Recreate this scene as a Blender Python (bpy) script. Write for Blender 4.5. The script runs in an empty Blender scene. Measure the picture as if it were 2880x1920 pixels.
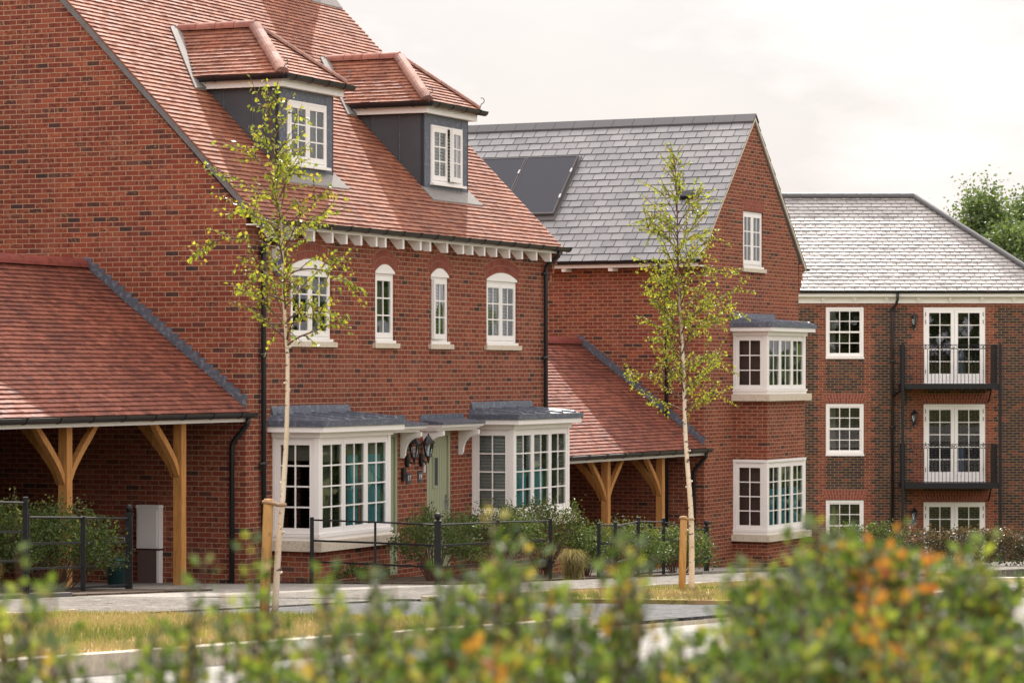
import bpy, math, random
from mathutils import Vector, Matrix
from mathutils.geometry import tessellate_polygon
R = math.radians
random.seed(7)
SC = bpy.context.scene
COL = SC.collection

# ------------------------------------------------------------------ camera, world, sun, exposure
CAMZ = 3.1
cam = bpy.data.cameras.new('camera')
cam.sensor_width = 36.0
cam.lens = 105.6
cam.shift_y = 85 / 2880
cam.clip_end = 2000
cam.dof.use_dof = True
cam.dof.focus_distance = 44.0
cam.dof.aperture_fstop = 5.6
co = bpy.data.objects.new('camera', cam)
co.location = (0, 0, CAMZ)
co.rotation_euler = (R(90), 0, 0)
COL.objects.link(co)
SC.camera = co

SUN_EL = 43.0
world = bpy.data.worlds.new('World')
SC.world = world
world.use_nodes = True
wt = world.node_tree
wt.nodes.clear()
wo = wt.nodes.new('ShaderNodeOutputWorld')
bg = wt.nodes.new('ShaderNodeBackground')
sky = wt.nodes.new('ShaderNodeTexSky')
sky.sky_type = 'NISHITA'
sky.sun_disc = False
sky.sun_elevation = R(SUN_EL)
sky.sun_rotation = R(0)
sky.air_density = 1.2
sky.dust_density = 2.5
bg.inputs['Strength'].default_value = 0.10
# thin bright cloud in front of the blue: mixed in by direction of view
tc = wt.nodes.new('ShaderNodeTexCoord')
mp = wt.nodes.new('ShaderNodeMapping')
mp.inputs['Scale'].default_value = (2.2, 2.2, 5.0)
n1 = wt.nodes.new('ShaderNodeTexNoise')
n1.inputs['Scale'].default_value = 2.6
n1.inputs['Detail'].default_value = 6
n1.inputs['Roughness'].default_value = 0.55
cr = wt.nodes.new('ShaderNodeValToRGB')
cr.color_ramp.elements[0].position = 0.30
cr.color_ramp.elements[0].color = (0.80, 0.80, 0.80, 1)
cr.color_ramp.elements[1].position = 0.62
cr.color_ramp.elements[1].color = (1, 1, 1, 1)
cc = wt.nodes.new('ShaderNodeValToRGB')          # cloud brightness
cc.color_ramp.elements[0].position = 0.45
cc.color_ramp.elements[0].color = (6.45, 6.12, 6.10, 1)
cc.color_ramp.elements[1].position = 0.57
cc.color_ramp.elements[1].color = (8.4, 7.75, 7.45, 1)
sx = wt.nodes.new('ShaderNodeSeparateXYZ')       # front-lit cloud on the far side of the sky from the sun is brighter
mr = wt.nodes.new('ShaderNodeMapRange')
mr.inputs['From Min'].default_value = 0.35
mr.inputs['From Max'].default_value = -0.75
mr.inputs['To Min'].default_value = 1.06
mr.inputs['To Max'].default_value = 2.5
mul = wt.nodes.new('ShaderNodeMixRGB')
mul.blend_type = 'MULTIPLY'
mul.inputs[0].default_value = 1
mx = wt.nodes.new('ShaderNodeMixRGB')
dt = wt.nodes.new('ShaderNodeVectorMath')        # bright veil of thin cloud round the sun, well above the picture
dt.operation = 'DOT_PRODUCT'
dt.inputs[1].default_value = (0, math.cos(R(SUN_EL + 6)), math.sin(R(SUN_EL + 6)))
mxm = wt.nodes.new('ShaderNodeMath'); mxm.operation = 'MAXIMUM'; mxm.inputs[1].default_value = 0
pw = wt.nodes.new('ShaderNodeMath'); pw.operation = 'POWER'; pw.inputs[1].default_value = 14
ml = wt.nodes.new('ShaderNodeMath'); ml.operation = 'MULTIPLY_ADD'; ml.inputs[1].default_value = 6.5; ml.inputs[2].default_value = 1.0
mul2 = wt.nodes.new('ShaderNodeMixRGB'); mul2.blend_type = 'MULTIPLY'; mul2.inputs[0].default_value = 1
L = wt.links.new
L(tc.outputs['Generated'], mp.inputs['Vector'])
L(mp.outputs['Vector'], n1.inputs['Vector'])
L(n1.outputs['Fac'], cr.inputs['Fac'])
L(n1.outputs['Fac'], cc.inputs['Fac'])
L(tc.outputs['Generated'], sx.inputs[0])
L(sx.outputs['Y'], mr.inputs['Value'])
L(cc.outputs['Color'], mul.inputs[1])
L(mr.outputs['Result'], mul.inputs[2])
L(cr.outputs['Color'], mx.inputs[0])
L(sky.outputs['Color'], mx.inputs[1])
L(tc.outputs['Generated'], dt.inputs[0])
L(dt.outputs['Value'], mxm.inputs[0])
L(mxm.outputs[0], pw.inputs[0])
L(pw.outputs[0], ml.inputs[0])
L(mul.outputs['Color'], mul2.inputs[1])
L(ml.outputs[0], mul2.inputs[2])
L(mul2.outputs['Color'], mx.inputs[2])
L(mx.outputs['Color'], bg.inputs['Color'])
L(bg.outputs['Background'], wo.inputs['Surface'])

sl = bpy.data.lights.new('sun', 'SUN')
sl.energy = 5.0
sl.angle = R(0.6)
sl.color = (1.0, 0.94, 0.85)
so = bpy.data.objects.new('sun', sl)
so.rotation_euler = (R(SUN_EL - 90), 0, 0)
so.location = (0, 60, 60)
COL.objects.link(so)

SC.view_settings.view_transform = 'Standard'
SC.view_settings.look = 'None'
SC.view_settings.exposure = 0.31
SC.view_settings.gamma = 1.0
SC.cycles.use_denoising = True
SC.cycles.max_bounces = 7
SC.cycles.diffuse_bounces = 3
SC.cycles.glossy_bounces = 3
SC.cycles.transparent_max_bounces = 12
SC.cycles.caustics_reflective = False
SC.cycles.caustics_refractive = False
SC.cycles.sample_clamp_indirect = 6.0

# ------------------------------------------------------------------ mesh helpers
class MB:
    """collects faces (each with a random value and a material slot) and links them as one mesh object"""
    def __init__(s):
        s.v = []; s.f = []; s.r = []; s.m = []
    def face(s, pts, r=None, m=0):
        b = len(s.v)
        s.v.extend([tuple(p) for p in pts])
        s.f.append(tuple(range(b, b + len(pts))))
        s.r.append(random.random() if r is None else r)
        s.m.append(m)
    def hexa(s, p, r=None, m=0):                       # 8 points, bottom loop then top loop
        r = random.random() if r is None else r
        b = len(s.v)
        s.v.extend([tuple(q) for q in p])
        for q in ((3, 2, 1, 0), (4, 5, 6, 7), (0, 1, 5, 4), (1, 2, 6, 5), (2, 3, 7, 6), (3, 0, 4, 7)):
            s.f.append(tuple(b + i for i in q)); s.r.append(r); s.m.append(m)
    def box(s, x0, x1, y0, y1, z0, z1, m=0, M=None, r=None):
        p = [(x0, y0, z0), (x1, y0, z0), (x1, y1, z0), (x0, y1, z0), (x0, y0, z1), (x1, y0, z1), (x1, y1, z1), (x0, y1, z1)]
        if M: p = [M(*q) for q in p]
        s.hexa(p, r, m)
    def beam(s, a, b, w, h, up=(0, 0, 1), m=0):
        a = Vector(a); b = Vector(b); d = (b - a).normalized(); up = Vector(up)
        x = d.cross(up)
        x = x.normalized() if x.length > 1e-5 else Vector((1, 0, 0))
        y = x.cross(d)
        p = []
        for c in (a, b):
            p += [c - x * w / 2 - y * h / 2, c + x * w / 2 - y * h / 2, c + x * w / 2 + y * h / 2, c - x * w / 2 + y * h / 2]
        s.hexa(p, None, m)
    def prism(s, poly, M, d0, d1, m=0, r=None):        # poly in (a, z), extruded along b with M(a, b, z)
        r = random.random() if r is None else r
        n = len(poly)
        f0 = [M(a, d0, z) for a, z in poly]; f1 = [M(a, d1, z) for a, z in poly]
        for i in range(n):
            j = (i + 1) % n
            s.face([f0[i], f0[j], f1[j], f1[i]], r, m)
        for t in tessellate_polygon([[Vector((a, z, 0)) for a, z in poly]]):
            s.face([f0[i] for i in t], r, m); s.face([f1[i] for i in t], r, m)
    def tube(s, path, rad, n=8, m=0, cap=True):
        path = [Vector(p) for p in path]
        if not isinstance(rad, (list, tuple)): rad = [rad] * len(path)
        b = len(s.v); r = random.random()
        ref = Vector((0.31, 0.95, 0.1))
        for i, p in enumerate(path):
            d = (path[min(i + 1, len(path) - 1)] - path[max(i - 1, 0)]).normalized()
            x = d.cross(ref)
            if x.length < 0.1: x = d.cross(Vector((1, 0, 0)))
            x.normalize(); y = d.cross(x)
            for k in range(n):
                a = 2 * math.pi * k / n
                s.v.append(tuple(p + (x * math.cos(a) + y * math.sin(a)) * rad[i]))
        for i in range(len(path) - 1):
            for k in range(n):
                k2 = (k + 1) % n
                s.f.append((b + i * n + k, b + i * n + k2, b + (i + 1) * n + k2, b + (i + 1) * n + k)); s.r.append(r); s.m.append(m)
        if cap:
            s.f.append(tuple(b + k for k in reversed(range(n)))); s.r.append(r); s.m.append(m)
            s.f.append(tuple(b + (len(path) - 1) * n + k for k in range(n))); s.r.append(r); s.m.append(m)
    def lathe(s, prof, c, n=12, m=0):                   # prof: (radius, z)
        b = len(s.v); r = random.random()
        for (q, z) in prof:
            for k in range(n):
                a = 2 * math.pi * k / n
                s.v.append((c[0] + q * math.cos(a), c[1] + q * math.sin(a), c[2] + z))
        for i in range(len(prof) - 1):
            for k in range(n):
                k2 = (k + 1) % n
                s.f.append((b + i * n + k, b + i * n + k2, b + (i + 1) * n + k2, b + (i + 1) * n + k)); s.r.append(r); s.m.append(m)
    def build(s, name, mat, parent=None, smooth=False):
        me = bpy.data.meshes.new(name)
        me.from_pydata(s.v, [], s.f)
        for q in (mat if isinstance(mat, (list, tuple)) else [mat]): me.materials.append(q)
        at = me.attributes.new('rnd', 'FLOAT', 'FACE')
        at.data.foreach_set('value', s.r)
        me.polygons.foreach_set('material_index', s.m)
        if smooth: me.polygons.foreach_set('use_smooth', [True] * len(s.f))
        me.update()
        o = bpy.data.objects.new(name, me)
        COL.objects.link(o)
        if parent: o.parent = parent
        return o

def tag(o, label=None, cat=None, group=None, kind=None):
    if label: o['label'] = label
    if cat: o['category'] = cat
    if group: o['group'] = group
    if kind: o['kind'] = kind
    return o
def empty(name, loc, rz=0.0):
    o = bpy.data.objects.new(name, None)
    o.empty_display_size = 0.2
    o.location = loc; o.rotation_euler = (0, 0, rz)
    COL.objects.link(o)
    return o
def copy_tree(o, parent=None):
    c = o.copy(); COL.objects.link(c); c.parent = parent
    for ch in list(o.children): copy_tree(ch, c)
    return c

# ------------------------------------------------------------------ materials
class NT:
    def __init__(s, name):
        s.m = bpy.data.materials.new(name); s.m.use_nodes = True
        s.t = s.m.node_tree; s.t.nodes.clear()
        s.out = s.t.nodes.new('ShaderNodeOutputMaterial')
    def n(s, kind, **kw):
        o = s.t.nodes.new('ShaderNode' + kind)
        for k, v in kw.items(): setattr(o, k, v)
        return o
    def put(s, sock, v):
        if isinstance(v, bpy.types.NodeSocket): s.t.links.new(v, sock)
        elif v is not None: sock.default_value = v
    def math(s, op, a, b=None, c=None, clamp=False):
        o = s.n('Math', operation=op, use_clamp=clamp)
        s.put(o.inputs[0], a); s.put(o.inputs[1], b)
        if c is not None: s.put(o.inputs[2], c)
        return o.outputs[0]
    def mix(s, f, a, b, blend='MIX'):
        o = s.n('MixRGB', blend_type=blend)
        s.put(o.inputs[0], f); s.put(o.inputs[1], a); s.put(o.inputs[2], b)
        return o.outputs[0]
    def noise(s, scale, detail=4, rough=0.5, vec=None, dim='3D'):
        o = s.n('TexNoise')
        o.inputs['Scale'].default_value = scale; o.inputs['Detail'].default_value = detail; o.inputs['Roughness'].default_value = rough
        s.put(o.inputs['Vector'], vec if vec is not None else s.obj())
        return o.outputs['Fac']
    def obj(s):
        if not hasattr(s, '_o'): s._o = s.n('TexCoord').outputs['Object']
        return s._o
    def scaled(s, v3):
        o = s.n('Mapping'); o.inputs['Scale'].default_value = v3
        s.put(o.inputs['Vector'], s.obj())
        return o.outputs[0]
    def ramp(s, f, stops, interp='LINEAR'):
        o = s.n('ValToRGB'); r = o.color_ramp; r.interpolation = interp
        while len(r.elements) < len(stops): r.elements.new(0.5)
        for e, (p, c) in zip(r.elements, stops): e.position = p; e.color = (*c, 1) if len(c) == 3 else c
        s.put(o.inputs[0], f)
        return o.outputs[0]
    def rnd(s):
        a = s.n('Attribute'); a.attribute_name = 'rnd'
        return a.outputs['Fac']
    def pbr(s, col, rough=0.6, spec=0.5, metal=0.0, bump=None, bstr=0.3, bdist=0.01):
        p = s.n('BsdfPrincipled')
        s.put(p.inputs['Base Color'], col if isinstance(col, bpy.types.NodeSocket) else (*col, 1))
        s.put(p.inputs['Roughness'], rough); s.put(p.inputs['Specular IOR Level'], spec); s.put(p.inputs['Metallic'], metal)
        if bump is not None:
            b = s.n('Bump'); b.inputs['Strength'].default_value = bstr; b.inputs['Distance'].default_value = bdist
            s.put(b.inputs['Height'], bump); s.put(p.inputs['Normal'], b.outputs[0])
        return p.outputs[0]
    def done(s, shader):
        s.t.links.new(shader, s.out.inputs['Surface'])
        return s.m

def brick_mat(name, stops, mortar, smudge=0.62, tan=True):
    q = NT(name)
    x = q.n('SeparateXYZ'); q.put(x.inputs[0], q.obj())
    wob = q.math('MULTIPLY', q.math('SUBTRACT', q.noise(9, 3), 0.5), 0.012)
    u = q.math('ADD', q.math('ADD', x.outputs[0], x.outputs[1]), wob)
    v = q.math('ADD', x.outputs[2], q.math('MULTIPLY', wob, 0.7))
    row = q.math('FLOOR', q.math('DIVIDE', v, 0.075))
    uu = q.math('ADD', q.math('DIVIDE', u, 0.225), q.math('MULTIPLY', q.math('MODULO', q.math('ABSOLUTE', row), 2.0), 0.5))
    colm = q.math('FLOOR', uu)
    fu = q.math('FRACT', uu); fv = q.math('FRACT', q.math('DIVIDE', v, 0.075))
    du = q.math('MULTIPLY', q.math('SUBTRACT', 0.5, q.math('ABSOLUTE', q.math('SUBTRACT', fu, 0.5))), 0.225)
    dv = q.math('MULTIPLY', q.math('SUBTRACT', 0.5, q.math('ABSOLUTE', q.math('SUBTRACT', fv, 0.5))), 0.075)
    d = q.math('MINIMUM', du, dv)
    mk = q.n('MapRange'); mk.inputs['From Min'].default_value = 0.0045; mk.inputs['From Max'].default_value = 0.0075
    q.put(mk.inputs['Value'], d)
    c2 = q.n('CombineXYZ'); q.put(c2.inputs[0], colm); q.put(c2.inputs[1], row)
    wn = q.n('TexWhiteNoise', noise_dimensions='2D'); q.put(wn.inputs['Vector'], c2.outputs[0])
    base = q.ramp(wn.outputs['Value'], stops)
    bl = q.noise(13, 3, 0.6)
    dark = q.math('MULTIPLY', q.ramp(bl, [(0.50, (0, 0, 0)), (0.60, (1, 1, 1))]), smudge)
    sep = q.n('SeparateColor'); q.put(sep.inputs[0], wn.outputs['Color'])
    dark = q.math('MULTIPLY', dark, q.math('GREATER_THAN', sep.outputs[1], 0.40))
    base = q.mix(dark, base, (0.040, 0.022, 0.021, 1))
    if tan:
        tn = q.math('MULTIPLY', q.ramp(q.noise(15, 2, 0.5, q.scaled((1.3, 1.3, 2))), [(0.54, (0, 0, 0)), (0.63, (1, 1, 1))]), 0.45)
        tn = q.math('MULTIPLY', tn, q.math('GREATER_THAN', sep.outputs[2], 0.66))
        base = q.mix(tn, base, (0.42, 0.20, 0.085, 1))
    fine = q.noise(70, 3, 0.6)
    base = q.mix(0.35, base, q.mix(fine, (0.10, 0.10, 0.10, 1), (1, 1, 1, 1)), 'OVERLAY')
    big = q.ramp(q.noise(0.6, 5, 0.6), [(0.3, (0.78, 0.80, 0.82)), (0.7, (1.16, 1.12, 1.08))])
    base = q.mix(1, base, big, 'MULTIPLY')
    pale = q.math('MULTIPLY', q.ramp(q.noise(1.7, 6, 0.65), [(0.54, (0, 0, 0)), (0.72, (1, 1, 1))]), 0.30)
    base = q.mix(pale, base, (0.36, 0.17, 0.12, 1))
    mcol = q.mix(q.noise(30, 2), (*[c * 0.75 for c in mortar], 1), (*[c * 1.2 for c in mortar], 1))
    col = q.mix(mk.outputs[0], mcol, base)
    h = q.math('ADD', mk.outputs[0], q.math('MULTIPLY', fine, 0.25))
    return q.done(q.pbr(col, 0.85, 0.25, bump=h, bstr=0.7, bdist=0.006))

RED = [(0.0, (0.175, 0.040, 0.025)), (0.25, (0.225, 0.054, 0.031)), (0.45, (0.190, 0.044, 0.027)), (0.64, (0.265, 0.072, 0.040)),
       (0.83, (0.205, 0.052, 0.032)), (0.925, (0.135, 0.040, 0.030)), (0.97, (0.080, 0.033, 0.028)), (1.0, (0.048, 0.028, 0.026))]
M = {}
M['brick'] = brick_mat('red_brick', RED, (0.40, 0.26, 0.17))
M['brick_b'] = brick_mat('orange_red_brick', [(p, (c[0] * 1.04, c[1] * 1.05, c[2] * 1.05)) for p, c in RED], (0.42, 0.27, 0.17))
M['brick_r'] = brick_mat('plain_red_brick', [(0, (0.155, 0.037, 0.026)), (0.5, (0.20, 0.048, 0.032)), (0.85, (0.25, 0.072, 0.044)), (1, (0.12, 0.042, 0.032))], (0.36, 0.25, 0.15), 0.25)
M['brick_d'] = brick_mat('dark_brick', [(0, (0.034, 0.023, 0.026)), (0.35, (0.052, 0.031, 0.034)), (0.65, (0.040, 0.026, 0.030)), (0.80, (0.090, 0.038, 0.034)), (0.93, (0.18, 0.052, 0.036)), (1, (0.10, 0.040, 0.034))], (0.31, 0.22, 0.115), 0.3, False)

def simple(name, c, rough=0.5, spec=0.5, metal=0.0, var=0.12, nscale=3.0, bump=0.0, bscale=60, edge=None):
    q = NT(name)
    n = q.noise(nscale, 5, 0.6)
    col = q.mix(n, (*[k * (1 - var) for k in c], 1), (*[min(1, k * (1 + var)) for k in c], 1))
    if edge: col = q.mix(q.ramp(q.noise(nscale * 4, 4), [(0.5, (0, 0, 0)), (0.72, (1, 1, 1))]), col, (*edge, 1))
    rr = q.math('ADD', rough, q.math('MULTIPLY', q.math('SUBTRACT', q.noise(nscale * 2, 3), 0.5), 0.15))
    b = q.noise(bscale, 4) if bump else None
    return q.done(q.pbr(col, rr, spec, metal, b, bump, 0.01))
M['white'] = simple('white_upvc', (0.88, 0.85, 0.825), 0.38, 0.45, var=0.03)
M['stone'] = simple('cast_stone', (0.62, 0.55, 0.45), 0.8, 0.3, var=0.10, nscale=5, bump=0.15, edge=(0.5, 0.38, 0.26))
M['lead'] = simple('lead_sheet', (0.085, 0.098, 0.130), 0.5, 0.5, var=0.25, nscale=4, bump=0.25, bscale=9, edge=(0.19, 0.21, 0.25))
M['leadshade'] = simple('shaded_lead_cheek', (0.060, 0.062, 0.072), 0.55, 0.45, var=0.25, nscale=3, bump=0.15, bscale=7)  # lead of the dormer sides, its colour darkened for their shade
M['leadlight'] = simple('weathered_lead', (0.21, 0.195, 0.185), 0.6, 0.4, var=0.22, nscale=6, bump=0.25, bscale=12, edge=(0.28, 0.24, 0.205))
M['black'] = simple('black_plastic', (0.012, 0.012, 0.015), 0.33, 0.5, var=0.2)
M['iron'] = simple('black_painted_iron', (0.011, 0.011, 0.013), 0.5, 0.3, var=0.2, bump=0.1)
M['sage'] = simple('sage_green_paint', (0.34, 0.36, 0.235), 0.5, 0.4, var=0.05)
M['door_dark'] = simple('dark_groove', (0.11, 0.125, 0.075), 0.6)
M['chrome'] = simple('polished_metal', (0.6, 0.6, 0.62), 0.25, 0.5, 1.0)
M['mortar'] = simple('verge_mortar', (0.16, 0.15, 0.15), 0.9, 0.2, var=0.3, nscale=9, bump=0.5, bscale=25)
M['grey'] = simple('grey_cabinet', (0.85, 0.82, 0.81), 0.5, 0.4, var=0.05)
M['greydark'] = simple('grey_dark', (0.12, 0.11, 0.11), 0.5)
M['brown'] = simple('brown_cover', (0.13, 0.085, 0.075), 0.6, var=0.1)
M['slateplate'] = simple('slate_number_plate', (0.055, 0.060, 0.072), 0.55, var=0.15)
M['plate_white'] = simple('white_lettering', (0.75, 0.75, 0.75), 0.5)
M['blue'] = simple('navy_panel', (0.02, 0.025, 0.14), 0.35)
M['teal'] = simple('teal_plastic', (0.010, 0.055, 0.060), 0.4)
M['pv'] = None
M['curtain'] = simple('pale_curtain', (0.22, 0.22, 0.17), 0.9, 0.1, var=0.1)
M['curtain_grey'] = simple('grey_curtain', (0.17, 0.195, 0.205), 0.9, 0.1, var=0.1)
M['teal_reflection'] = simple('teal_pane_reflection', (0.13, 0.46, 0.54), 0.85, 0.15, var=0.2)  # teal colour stands in for a blue reflection in the panes
M['bluecloth'] = simple('blue_grey_curtain', (0.16, 0.22, 0.33), 0.9, 0.1)
M['blind'] = simple('white_blind', (0.62, 0.64, 0.61), 0.6, 0.3, var=0.05)
M['room'] = simple('dark_room', (0.07, 0.06, 0.055), 0.9, 0.1)

def wood_mat(name, c):
    q = NT(name)
    g = q.noise(6, 5, 0.6, q.scaled((6, 6, 0.7)))
    col = q.ramp(g, [(0.3, tuple(k * 0.72 for k in c)), (0.5, c), (0.7, tuple(k * 1.25 for k in c))])
    kn = q.ramp(q.noise(5, 2, 0.5, q.scaled((3, 3, 1.5))), [(0.68, (0, 0, 0)), (0.76, (1, 1, 1))])
    col = q.mix(q.math('MULTIPLY', kn, 0.5), col, (0.16, 0.06, 0.02, 1))
    return q.done(q.pbr(col, 0.65, 0.3, bump=g, bstr=0.2, bdist=0.004))
M['wood'] = wood_mat('oak_post', (0.46, 0.215, 0.065))
M['stake'] = wood_mat('softwood_stake', (0.48, 0.27, 0.10))

def tile_mat(name, a, b, c, rough=0.75, fleck=True, spec=0.35):
    q = NT(name)
    r = q.rnd()
    col = q.ramp(r, [(0.0, b), (0.25, a), (0.55, c), (0.8, a), (1.0, b)])
    sm = q.ramp(q.noise(11, 4, 0.6), [(0.45, (0, 0, 0)), (0.68, (1, 1, 1))])
    if fleck:
        col = q.mix(q.math('MULTIPLY', sm, 0.75), col, (b[0] * 0.62, b[1] * 0.66, b[2] * 0.72, 1))
    big = q.ramp(q.noise(1.1, 3), [(0.3, (0.82, 0.82, 0.84)), (0.7, (1.12, 1.1, 1.08))])
    col = q.mix(1, col, big, 'MULTIPLY')
    rr = q.math('ADD', rough, q.math('MULTIPLY', q.math('SUBTRACT', r, 0.5), 0.2))
    return q.done(q.pbr(col, rr, spec, bump=q.noise(45, 4), bstr=0.2, bdist=0.006))
M['tile'] = tile_mat('clay_tile', (0.305, 0.115, 0.066), (0.225, 0.080, 0.050), (0.36, 0.155, 0.095))
M['tile2'] = tile_mat('red_clay_tile', (0.240, 0.076, 0.047), (0.150, 0.050, 0.035), (0.295, 0.104, 0.066))
M['ridge'] = tile_mat('ridge_tile', (0.34, 0.125, 0.088), (0.30, 0.115, 0.085), (0.36, 0.15, 0.11), 0.7)
M['hiptile'] = tile_mat('hip_tile', (0.33, 0.175, 0.135), (0.30, 0.15, 0.12), (0.36, 0.20, 0.155), 0.75)
M['slate'] = tile_mat('slate', (0.232, 0.232, 0.238), (0.205, 0.206, 0.215), (0.262, 0.262, 0.266), 0.40, False, 0.7)
M['slate2'] = tile_mat('pale_slate', (0.33, 0.306, 0.288), (0.31, 0.290, 0.275), (0.35, 0.325, 0.305), 0.45, False, 0.7)
M['slateridge'] = simple('slate_ridge', (0.075, 0.073, 0.078), 0.5, 0.5, var=0.15)

M['slateshade'] = simple('slate_course_shade', (0.05, 0.05, 0.055), 0.8, 0.2)  # slate lips coloured dark for the shade line under each course

def pv_mat():
    q = NT('solar_cells')
    x = q.n('TexBrick'); x.offset = 0
    x.inputs['Color1'].default_value = (0.016, 0.018, 0.030, 1); x.inputs['Color2'].default_value = (0.018, 0.020, 0.034, 1)
    x.inputs['Mortar'].default_value = (0.05, 0.052, 0.065, 1); x.inputs['Scale'].default_value = 1
    x.inputs['Mortar Size'].default_value = 0.003; x.inputs['Brick Width'].default_value = 0.03; x.inputs['Row Height'].default_value = 0.03
    s = q.n('SeparateXYZ'); q.put(s.inputs[0], q.obj())
    c = q.n('CombineXYZ'); q.put(c.inputs[0], s.outputs[1]); q.put(c.inputs[1], q.math('MULTIPLY', s.outputs[2], 1.39))
    q.put(x.inputs['Vector'], c.outputs[0])
    return q.done(q.pbr(x.outputs['Color'], 0.35, 0.35))
M['pv'] = pv_mat()

def glass_mat():
    q = NT('window_glass')
    g = q.n('BsdfGlossy'); g.inputs['Roughness'].default_value = 0.015; g.inputs['Color'].default_value = (0.9, 0.95, 1.0, 1)
    b = q.n('Bump'); b.inputs['Strength'].default_value = 0.04; b.inputs['Distance'].default_value = 0.01
    q.put(b.inputs['Height'], q.noise(2.5, 2)); q.put(g.inputs['Normal'], b.outputs[0])
    t = q.n('BsdfTransparent'); t.inputs['Color'].default_value = (0.82, 0.86, 0.86, 1)
    f = q.n('Fresnel'); f.inputs['IOR'].default_value = 1.5
    m = q.n('MixShader')
    q.put(m.inputs[0], q.math('MULTIPLY', f.outputs[0], 1.7, clamp=True)); q.put(m.inputs[1], t.outputs[0]); q.put(m.inputs[2], g.outputs[0])
    return q.done(m.outputs[0])
M['glass'] = glass_mat()

def leaf_mat(name, stops, trans=0.45, rough=0.38, spec=0.5):
    q = NT(name)
    col = q.ramp(q.rnd(), stops)
    p = q.pbr(col, rough, spec)
    t = q.n('BsdfTranslucent'); q.put(t.inputs['Color'], q.mix(1, col, (1.5, 1.6, 0.9, 1), 'MULTIPLY'))
    m = q.n('MixShader'); m.inputs[0].default_value = trans
    q.put(m.inputs[1], p); q.put(m.inputs[2], t.outputs[0])
    return q.done(m.outputs[0])
M['birchleaf'] = leaf_mat('birch_leaf', [(0, (0.12, 0.165, 0.025)), (0.35, (0.22, 0.255, 0.032)), (0.75, (0.33, 0.335, 0.045)), (0.92, (0.40, 0.34, 0.055)), (1, (0.32, 0.18, 0.04))], 0.5)
M['shrubleaf'] = leaf_mat('shrub_leaf', [(0, (0.035, 0.058, 0.018)), (0.5, (0.066, 0.098, 0.028)), (0.85, (0.125, 0.155, 0.045)), (1, (0.20, 0.20, 0.06))], 0.38, 0.45, 0.3)
M['foreleaf'] = leaf_mat('foreground_leaf', [(0, (0.018, 0.032, 0.011)), (0.3, (0.042, 0.074, 0.018)), (0.54, (0.078, 0.118, 0.026)), (0.77, (0.155, 0.200, 0.038)), (0.93, (0.30, 0.315, 0.060)), (1, (0.34, 0.23, 0.05))], 0.42, 0.22, 1.0)
M['autumnleaf'] = leaf_mat('orange_leaf', [(0, (0.20, 0.15, 0.03)), (0.4, (0.33, 0.155, 0.030)), (0.8, (0.37, 0.125, 0.030)), (1, (0.24, 0.06, 0.028))], 0.45, 0.35)
M['hedgeleaf'] = leaf_mat('bronze_hedge_leaf', [(0, (0.030, 0.034, 0.018)), (0.5, (0.060, 0.052, 0.024)), (0.85, (0.15, 0.085, 0.04)), (1, (0.25, 0.12, 0.06))], 0.3, 0.3, 0.6)
M['treeleaf'] = leaf_mat('far_tree_leaf', [(0, (0.045, 0.072, 0.025)), (0.5, (0.095, 0.14, 0.045)), (1, (0.19, 0.235, 0.08))], 0.35)
M['grass'] = leaf_mat('grass_blade', [(0, (0.09, 0.125, 0.028)), (0.35, (0.165, 0.165, 0.050)), (0.6, (0.25, 0.20, 0.095)), (1, (0.32, 0.235, 0.135))], 0.35, 0.6, 0.2)
M['twig'] = simple('twig_bark', (0.11, 0.055, 0.04), 0.7, 0.3, var=0.3)

def birch_mat():
    q = NT('birch_bark')
    n = q.noise(11, 4, 0.65, q.scaled((1, 1, 2.0)))
    col = q.ramp(q.noise(5, 3, 0.5, q.scaled((1, 1, 0.5))), [(0.3, (0.58, 0.46, 0.32)), (0.55, (0.70, 0.61, 0.49)), (0.75, (0.76, 0.70, 0.61))])
    col = q.mix(q.ramp(n, [(0.60, (0, 0, 0)), (0.64, (1, 1, 1))]), col, (0.09, 0.05, 0.035, 1))
    col = q.mix(q.ramp(q.noise(25, 2, 0.5, q.scaled((0.5, 0.5, 6))), [(0.6, (0, 0, 0)), (0.75, (0.6, 0.6, 0.6))]), col, (0.34, 0.20, 0.11, 1))
    z = q.n('SeparateXYZ'); q.put(z.inputs[0], q.obj())
    col = q.mix(q.ramp(q.math('DIVIDE', z.outputs[2], 6.0), [(0.50, (0, 0, 0)), (0.68, (1, 1, 1))]), col, (0.13, 0.06, 0.04, 1))
    return q.done(q.pbr(col, 0.65, 0.3, bump=n, bstr=0.3, bdist=0.004))
M['birch'] = birch_mat()

def ground_mat(name, c, scale=30, contrast=0.35, rough=0.75, bump=0.5, spec=0.4, patch=None, bd=0.015):
    q = NT(name)
    a = q.math('ADD', q.math('MULTIPLY', q.noise(scale, 5, 0.7), 0.5), q.math('MULTIPLY', q.noise(scale * 0.22, 4, 0.75), 0.5)); b = q.noise(0.5, 4, 0.6)
    col = q.ramp(a, [(0.42, tuple(k * (1 - contrast) for k in c)), (0.58, tuple(min(1, k * (1 + contrast)) for k in c))])
    col = q.mix(1, col, q.ramp(b, [(0.3, (0.8, 0.8, 0.8)), (0.7, (1.15, 1.15, 1.15))]), 'MULTIPLY')
    if patch: col = q.mix(q.ramp(q.noise(1.6, 4, 0.6), [(0.48, (0, 0, 0)), (0.60, (1, 1, 1))]), col, (*patch, 1))
    return q.done(q.pbr(col, rough, spec, bump=a, bstr=bump, bdist=bd))
M['asphalt'] = ground_mat('road_asphalt', (0.18, 0.167, 0.147), 34, 0.5, 0.7, 0.9, 0.3)
M['tarmac'] = ground_mat('drive_tarmac', (0.060, 0.060, 0.063), 26, 0.9, 0.7, 1.0, 0.10)
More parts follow.
